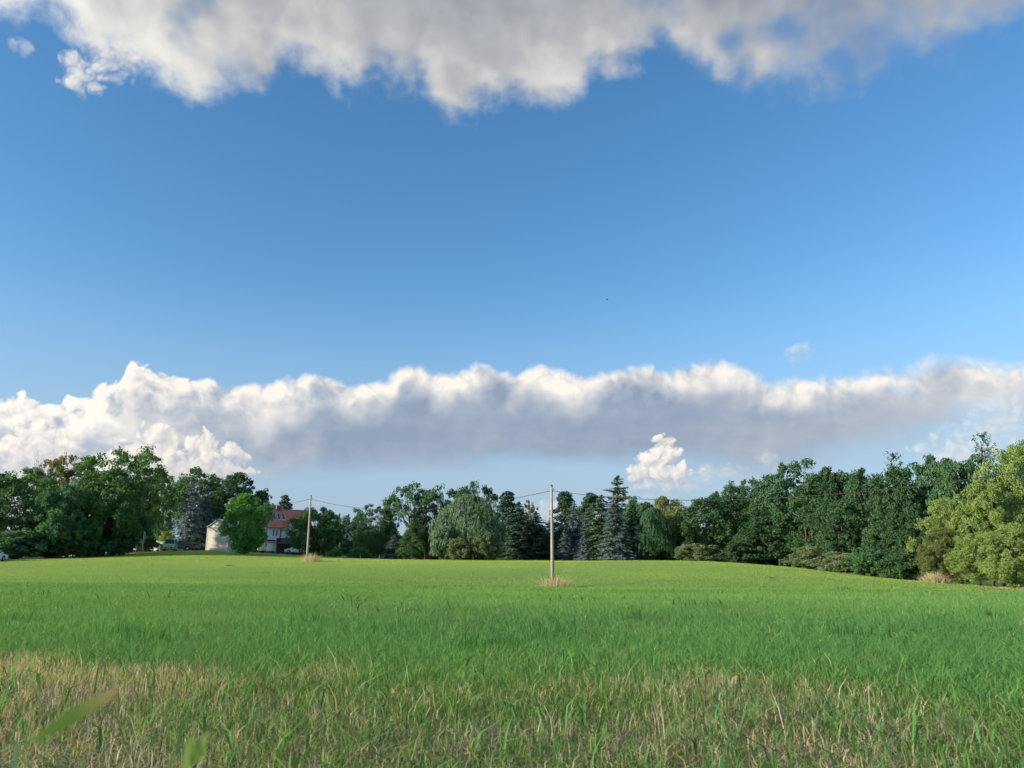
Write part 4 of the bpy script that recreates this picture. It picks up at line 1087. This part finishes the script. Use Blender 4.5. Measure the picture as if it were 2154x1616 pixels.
# ------------------------------------------------------------------ grass
def grass_material():
    m = bpy.data.materials.new('grass_blades'); m.use_nodes = True
    t = m.node_tree; n = NT(t); b = t.nodes['Principled BSDF']
    at = n.new('ShaderNodeAttribute'); at.attribute_name = 'blade_colour'
    c = E(n, at.outputs['Color'])
    n.put(b.inputs['Base Color'], c); b.inputs['Roughness'].default_value = .65; b.inputs['Specular IOR Level'].default_value = .2
    tr = n.new('ShaderNodeBsdfTranslucent'); n.put(tr.inputs[0], n.mix(1.0, c, (1.2, 1.15, .6, 1), 'MULTIPLY'))
    mx = n.new('ShaderNodeMixShader'); mx.inputs[0].default_value = .42
    t.links.new(b.outputs[0], mx.inputs[1]); t.links.new(tr.outputs[0], mx.inputs[2])
    t.links.new(mx.outputs[0], t.nodes['Material Output'].inputs[0])
    return m
M_GRASS = grass_material()
def value_noise(x, y, seed=0):
    """smooth 2-D noise 0..1 for patchiness"""
    rng = np.random.default_rng(seed); G = rng.uniform(0, 1, (64, 64))
    xi = np.floor(x).astype(int); yi = np.floor(y).astype(int); fx = x - xi; fy = y - yi
    fx = fx * fx * (3 - 2 * fx); fy = fy * fy * (3 - 2 * fy)
    g = lambda i, j: G[i % 64, j % 64]
    return (g(xi, yi) * (1 - fx) + g(xi + 1, yi) * fx) * (1 - fy) + (g(xi, yi + 1) * (1 - fx) + g(xi + 1, yi + 1) * fx) * fy
def scatter(rng, n, r0, r1, half=.84):
    """points of the field in front of the camera, even per area"""
    y = np.sqrt(rng.uniform(r0 * r0, r1 * r1, n)); x = rng.uniform(-half, half, n) * y
    return x, y
def blades(rng, x, y, h, w, lean, curl, seg):
    """seg 2: five vertices, three faces worth of bend; seg 1: one triangle"""
    n = len(x); z = ground_z(x, y)
    a = rng.uniform(0, 2 * math.pi, n); f = rng.uniform(0, 2 * math.pi, n)
    d = np.stack([np.cos(a), np.sin(a), np.zeros(n)], 1); s = np.stack([np.cos(f), np.sin(f), np.zeros(n)], 1) * (w / 2)[:, None]
    b = np.stack([x, y, z - .005], 1)
    up = np.array([0, 0, 1.0])
    mid = b + up * (h * .55)[:, None] + d * (h * lean * .4)[:, None]
    tip = b + up * (h * (1 - .35 * curl))[:, None] + d * (h * (lean + curl * .8))[:, None]
    if seg == 1:
        V = np.stack([b - s, b + s, tip], 1).reshape(-1, 3)
        return V, np.arange(n * 3).reshape(-1, 3), None
    V = np.stack([b - s * .8, b + s * .8, mid + s, mid - s, tip], 1).reshape(-1, 3)
    i = np.arange(n)[:, None] * 5
    return V, i + np.array([[3, 2, 4]]), i + np.array([[0, 1, 2, 3]])
def grass_object(name, label, sets):
    VV, T, Q, C = [], [], [], []
    off = 0
    for V, tri, quad, col in sets:
        VV.append(V); T.append(tri + off)
        if quad is not None: Q.append(quad + off)
        C.append(np.repeat(col, len(V) // len(col), axis=0)); off += len(V)
    faces = [np.concatenate(T)] + ([np.concatenate(Q)] if Q else [])
    me = make_mesh(name, np.concatenate(VV), faces, [M_GRASS])
    c = np.concatenate(C); c = np.concatenate([c, np.ones((len(c), 1))], 1).astype(np.float32)
    at = me.attributes.new('blade_colour', 'FLOAT_COLOR', 'POINT'); at.data.foreach_set('color', c.ravel())
    return tag(link(name, me), label, None, None, 'stuff')
def edge_y(x):
    """where the mown dry strip in front ends and the green crop starts"""
    return 3.85 - .36 * x + 1.0 * (value_noise(x * .9 + 9, x * 0 + 3, 4) - .5) * 2 + .45 * (value_noise(x * 3.3, x * 0 + 7, 14) - .5) * 2 + np.where(x < -1.5, (-1.5 - x) * .12, 0)
STRAW_SPOTS = [(820, 1234, 1.6), (755, 1226, 1.3), (740, 1185, 1.2), (800, 1188, 1.4), (1420, 1250, 1.6), (1330, 1255, 1.0), (560, 1210, 1.0)]
def green_colour(rng, x, y):
    """fresh green close by, yellower and paler towards the sunlit crest; broad patches, straw spots"""
    n = len(x)
    k = value_noise(x * .25, y * .25, 1) * .6 + value_noise(x * 1.1, y * 1.1, 2) * .4
    far = np.clip((y - 6) / 98, 0, 1)  # far blades get a paler colour that stands for sunlight on the crest
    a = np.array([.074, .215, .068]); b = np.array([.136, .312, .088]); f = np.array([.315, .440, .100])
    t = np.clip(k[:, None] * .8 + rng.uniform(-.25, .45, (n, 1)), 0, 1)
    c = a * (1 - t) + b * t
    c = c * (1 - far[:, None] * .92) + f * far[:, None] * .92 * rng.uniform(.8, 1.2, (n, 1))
    big = value_noise(x * .045 + 3, y * .07, 21) * .55 + value_noise(x * .16, y * .22, 22) * .45
    c = c * (1 + (big[:, None] - .5) * np.array([.75, .5, .45]) * np.clip(y / 18, 0, 1)[:, None])
    yel = rng.uniform(size=n) < .015
    for px, py, r in STRAW_SPOTS:
        d = 40.0 if py > 1205 else 88.0
        q = on_ground(px, d); yel |= (np.hypot((x - q.x), (y - q.y) / 2.5) < r * .6) & (rng.uniform(size=n) < .55)
    c[yel] = np.array([.40, .36, .17]) * rng.uniform(.7, 1.2, (yel.sum(), 1))
    return np.clip(c, .01, .8)
def straw_colour(rng, n, warm):
    t = rng.uniform(size=(n, 1))
    grey = np.array([.26, .225, .17]) * (1 - t) + np.array([.52, .46, .37]) * t
    gold = np.array([.38, .32, .18]) * (1 - t) + np.array([.66, .58, .39]) * t
    return (grey * (1 - warm[:, None]) + gold * warm[:, None]) * rng.uniform(.6, 1.4, (n, 1))
def build_grass():
    rng = np.random.default_rng(11)
    # ---- the dry mown strip at our feet: dead straw, stubble and green shoots
    sets = []
    y = np.sqrt(rng.uniform(.35 ** 2, 7.4 ** 2, 540000)); x = rng.uniform(-1, 1, len(y)) * (.82 * y + 1.2)
    e = edge_y(x); keep = y < e + rng.normal(size=len(x)) * .38
    x, y, e = x[keep], y[keep], e[keep]
    n = len(x)
    rim = np.clip(1 - np.abs(e - y - .45) / .55, 0, 1)                 # upright golden stubble along the far rim
    patch = value_noise(x * 1.6, y * 1.6, 5)
    thin = rng.uniform(size=n) < (.62 + .38 * patch)
    x, y, rim, patch = x[thin], y[thin], rim[thin], patch[thin]; n = len(x)
    gn = value_noise(x * 1.2 + 5, y * 1.2, 6) * .6 + value_noise(x * 3.1, y * 3.1, 16) * .4
    is_green = rng.uniform(size=n) < np.clip(.46 + 1.1 * (gn - .5) + .26 * np.tanh(x * .8) + .08 * rim, .10, .92)
    s = ~is_green
    ns = s.sum()
    upr = rng.uniform(size=ns) < .22 + .6 * rim[s]
    h = np.where(upr, rng.uniform(.03, .085, ns), rng.uniform(.012, .04, ns))
    lean = np.where(upr, rng.uniform(0, .35, ns), rng.uniform(.8, 3.0, ns))
    V, t, q = blades(rng, x[s], y[s], h, rng.uniform(.0014, .0034, ns), lean, rng.uniform(0, .6, ns), 2)
    warm = np.clip(rim[s] * .8 + value_noise(x[s] * 2.3, y[s] * 2.3, 8) * .6 - .15, 0, 1)
    sets.append((V, t, q, straw_colour(rng, ns, warm)))
    g = is_green; ng = g.sum()
    V, t, q = blades(rng, x[g], y[g], rng.uniform(.03, .095, ng), rng.uniform(.0018, .0044, ng), rng.uniform(.1, .8, ng), rng.uniform(0, .9, ng), 2)
    sets.append((V, t, q, green_colour(rng, x[g], y[g]) * np.array([1.3, 1.0, .9]) * rng.uniform(.5, 1.25, (ng, 1))))
    # larger blades standing out
    nb = 1300
    xb, yb = scatter(rng, nb, 1.2, 5.2); k = yb < edge_y(xb) + .3; xb, yb = xb[k], yb[k]; nb = len(xb)
    V, t, q = blades(rng, xb, yb, rng.uniform(.08, .18, nb), rng.uniform(.0045, .0088, nb), rng.uniform(.1, .7, nb), rng.uniform(.1, 1.0, nb), 2)
    sets.append((V, t, q, green_colour(rng, xb, yb) * rng.uniform(.65, 1.1, (nb, 1))))
    nl = 240
    yl = np.sqrt(rng.uniform(1.3 ** 2, 3.6 ** 2, nl)); xl = rng.uniform(-1, 1, nl) * (.8 * yl + .6)
    V, t, q = blades(rng, xl, yl, rng.uniform(.09, .18, nl), rng.uniform(.0045, .0085, nl), rng.uniform(.15, .8, nl), rng.uniform(.1, .9, nl), 2)
    sets.append((V, t, q, green_colour(rng, xl, yl) * np.array([.8, .85, .8]) * rng.uniform(.55, 1.15, (nl, 1))))
    nd = 130
    xd, yd = scatter(rng, nd, 1.5, 4.2)
    V, t, q = blades(rng, xd, yd, rng.uniform(.10, .18, nd), np.full(nd, .0024), rng.uniform(.2, 1.1, nd), rng.uniform(0, .2, nd), 2)
    sets.append((V, t, q, straw_colour(rng, nd, np.full(nd, .15)) * 1.1))
    grass_object('dry_grass', 'dry mown strip of straw, stubble and green shoots in the foreground', sets)
    # ---- the green crop
    sets = []
    def crop(n, r0, r1, h0, h1, w0, w1, seg, half=.84, cond=True):
        x, y = scatter(rng, n, r0, r1, half)
        if cond:
            k = y > edge_y(x) - .1 + rng.normal(size=len(x)) * .25; x, y = x[k], y[k]
        m = len(x)
        tall = 1 + .55 * (value_noise(x * .7, y * .7, 12) - .5) + .35 * (value_noise(x * .13, y * .13, 13) - .5)
        V, t, q = blades(rng, x, y, rng.uniform(h0, h1, m) * tall, rng.uniform(w0, w1, m), rng.uniform(.05, .55, m), rng.uniform(0, .8, m), seg)
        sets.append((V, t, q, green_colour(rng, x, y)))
    n = 830000
    y = np.exp(rng.uniform(math.log(2.3), math.log(131), n)); x = rng.uniform(-1, 1, n) * (.82 * y + 1.8)
    k = y > edge_y(x) - .1 + rng.normal(size=n) * .3; x, y = x[k], y[k]
    tall = 1 + .7 * (value_noise(x * .7, y * .7, 12) - .5) + .5 * (value_noise(x * .13, y * .13, 13) - .5)
    near = y < 7.5 + rng.normal(size=len(y)) * .8
    for sel, seg in ((near, 2), (~near, 1)):
        xx, yy = x[sel], y[sel]; m = len(xx)
        w = rng.uniform(.0022, .0046, m) * np.maximum(1, yy / 5.5) ** .95
        V, t, q = blades(rng, xx, yy, rng.uniform(.035, .082, m) * tall[sel], w, rng.uniform(.05, .6, m), rng.uniform(0, .8, m), seg)
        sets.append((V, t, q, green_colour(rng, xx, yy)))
    crop(150000, 40, 118, .05, .11, .035, .07, 1)
    crop(60000, 1.0, 45, .03, .09, .015, .035, 1, 2.2, True)
    # weeds: darker, coarser clumps dotted over the field
    for i in range(22):
        cy = math.exp(rng.uniform(math.log(9), math.log(105))); cx = rng.uniform(-.7, .7) * cy
        m = 26; r = rng.uniform(.1, .35)
        V, t, q = blades(rng, cx + rng.normal(size=m) * r * 1.6, cy + rng.normal(size=m) * r, rng.uniform(.08, .2, m), rng.uniform(.01, .02, m) * max(1, cy / 25), rng.uniform(.2, .9, m), rng.uniform(0, .6, m), 2)
        sets.append((V, t, q, np.tile(np.array([[.09, .19, .06]]), (m, 1)) * rng.uniform(.6, 1.4, (m, 1))))
    # a few darker, taller tufts
    for cx, cy in [(-3.1, 6.3), (-2.5, 5.6), (-.25, 5.3), (.3, 6.2), (2.5, 6.0), (-1.9, 7.5), (3.9, 7.4), (5.2, 8.8), (1.2, 8.2), (-5.0, 8.0)]:
        m = 90
        x = cx + rng.normal(size=m) * .10; y = cy + rng.normal(size=m) * .10
        V, t, q = blades(rng, x, y, rng.uniform(.09, .19, m), rng.uniform(.004, .008, m), rng.uniform(.1, .5, m), rng.uniform(0, .6, m), 2)
        sets.append((V, t, q, green_colour(rng, x, y) * np.array([.72, .85, .8])))
    grass_object('grass', 'dense short green grass crop covering the field', sets)
build_grass()

# ------------------------------------------------------------------ two large blades right in front of the lens
def hero_blade(label, pts, widths, col_a, col_b):
    """ribbon folded along its midrib, following pts"""
    P = [Vector(p) for p in pts]; n = 40
    def cr(t):
        m = len(P) - 1; f = min(t * m, m - 1e-6); i = int(f); f -= i
        Q = [P[min(max(i + k, 0), m)] for k in (-1, 0, 1, 2)]
        return 0.5 * ((2 * Q[1]) + (Q[2] - Q[0]) * f + (2 * Q[0] - 5 * Q[1] + 4 * Q[2] - Q[3]) * f * f + (3 * Q[1] - Q[0] - 3 * Q[2] + Q[3]) * f ** 3)
    V, C = [], []
    for i in range(n + 1):
        t = i / n; p = cr(t); d = (cr(min(1, t + .01)) - cr(max(0, t - .01))).normalized()
        s_ = d.cross(Vector((.25, 1, .1))).normalized(); w = float(np.interp(t, *zip(*widths))) / 2; u = s_.cross(d)
        V += [p - s_ * w + u * w * .05, p, p + s_ * w + u * w * .05]
        k = max(0, (t - .80) / .20); C += [[a * (1 - k) + b * k for a, b in zip(col_a, col_b)] + [1]] * 3
    F = [(i * 3 + j, i * 3 + j + 1, i * 3 + 4 + j, i * 3 + 3 + j) for i in range(n) for j in (0, 1)]
    me = make_mesh('tall_grass', V, [np.array(F)], [M_GRASS], smooth=True)
    at = me.attributes.new('blade_colour', 'FLOAT_COLOR', 'POINT'); at.data.foreach_set('color', np.array(C, np.float32).ravel())
    o = link('tall_grass', me)
    return tag(o, label, 'grass', None, 'thing')
A = at_pixel(40, 1660, .30); hero_blade('broad blurred green blade with brown tip leaning right, close to the lens', [(A.x - .02, .30, 0), (A.x - .008, .30, .2), A, at_pixel(76, 1560, .30), at_pixel(160, 1503, .30), at_pixel(246, 1450, .30)],
    [(0, .0012), (.55, .0010), (.61, .0018), (.68, .0044), (.78, .0056), (.88, .0048), (.96, .0028), (1, .0003)], (.095, .19, .032), (.38, .27, .14))
A = at_pixel(384, 1660, .36); hero_blade('short blurred light green blade at the bottom edge, left of the middle', [(A.x - .015, .36, 0), (A.x - .006, .36, .2), A, at_pixel(410, 1596, .36), at_pixel(440, 1536, .36)],
    [(0, .002), (.5, .004), (.75, .0052), (.9, .0034), (1, .0003)], (.15, .26, .055), (.20, .27, .08))
A = at_pixel(26, 1660, .5); hero_blade('upright blurred bluish green blade in the lower left corner', [(A.x, .5, 0), (A.x, .5, .2), A, at_pixel(31, 1556, .5)],
    [(0, .003), (.6, .0048), (.85, .004), (1, .0006)], (.07, .16, .07), (.12, .17, .09))
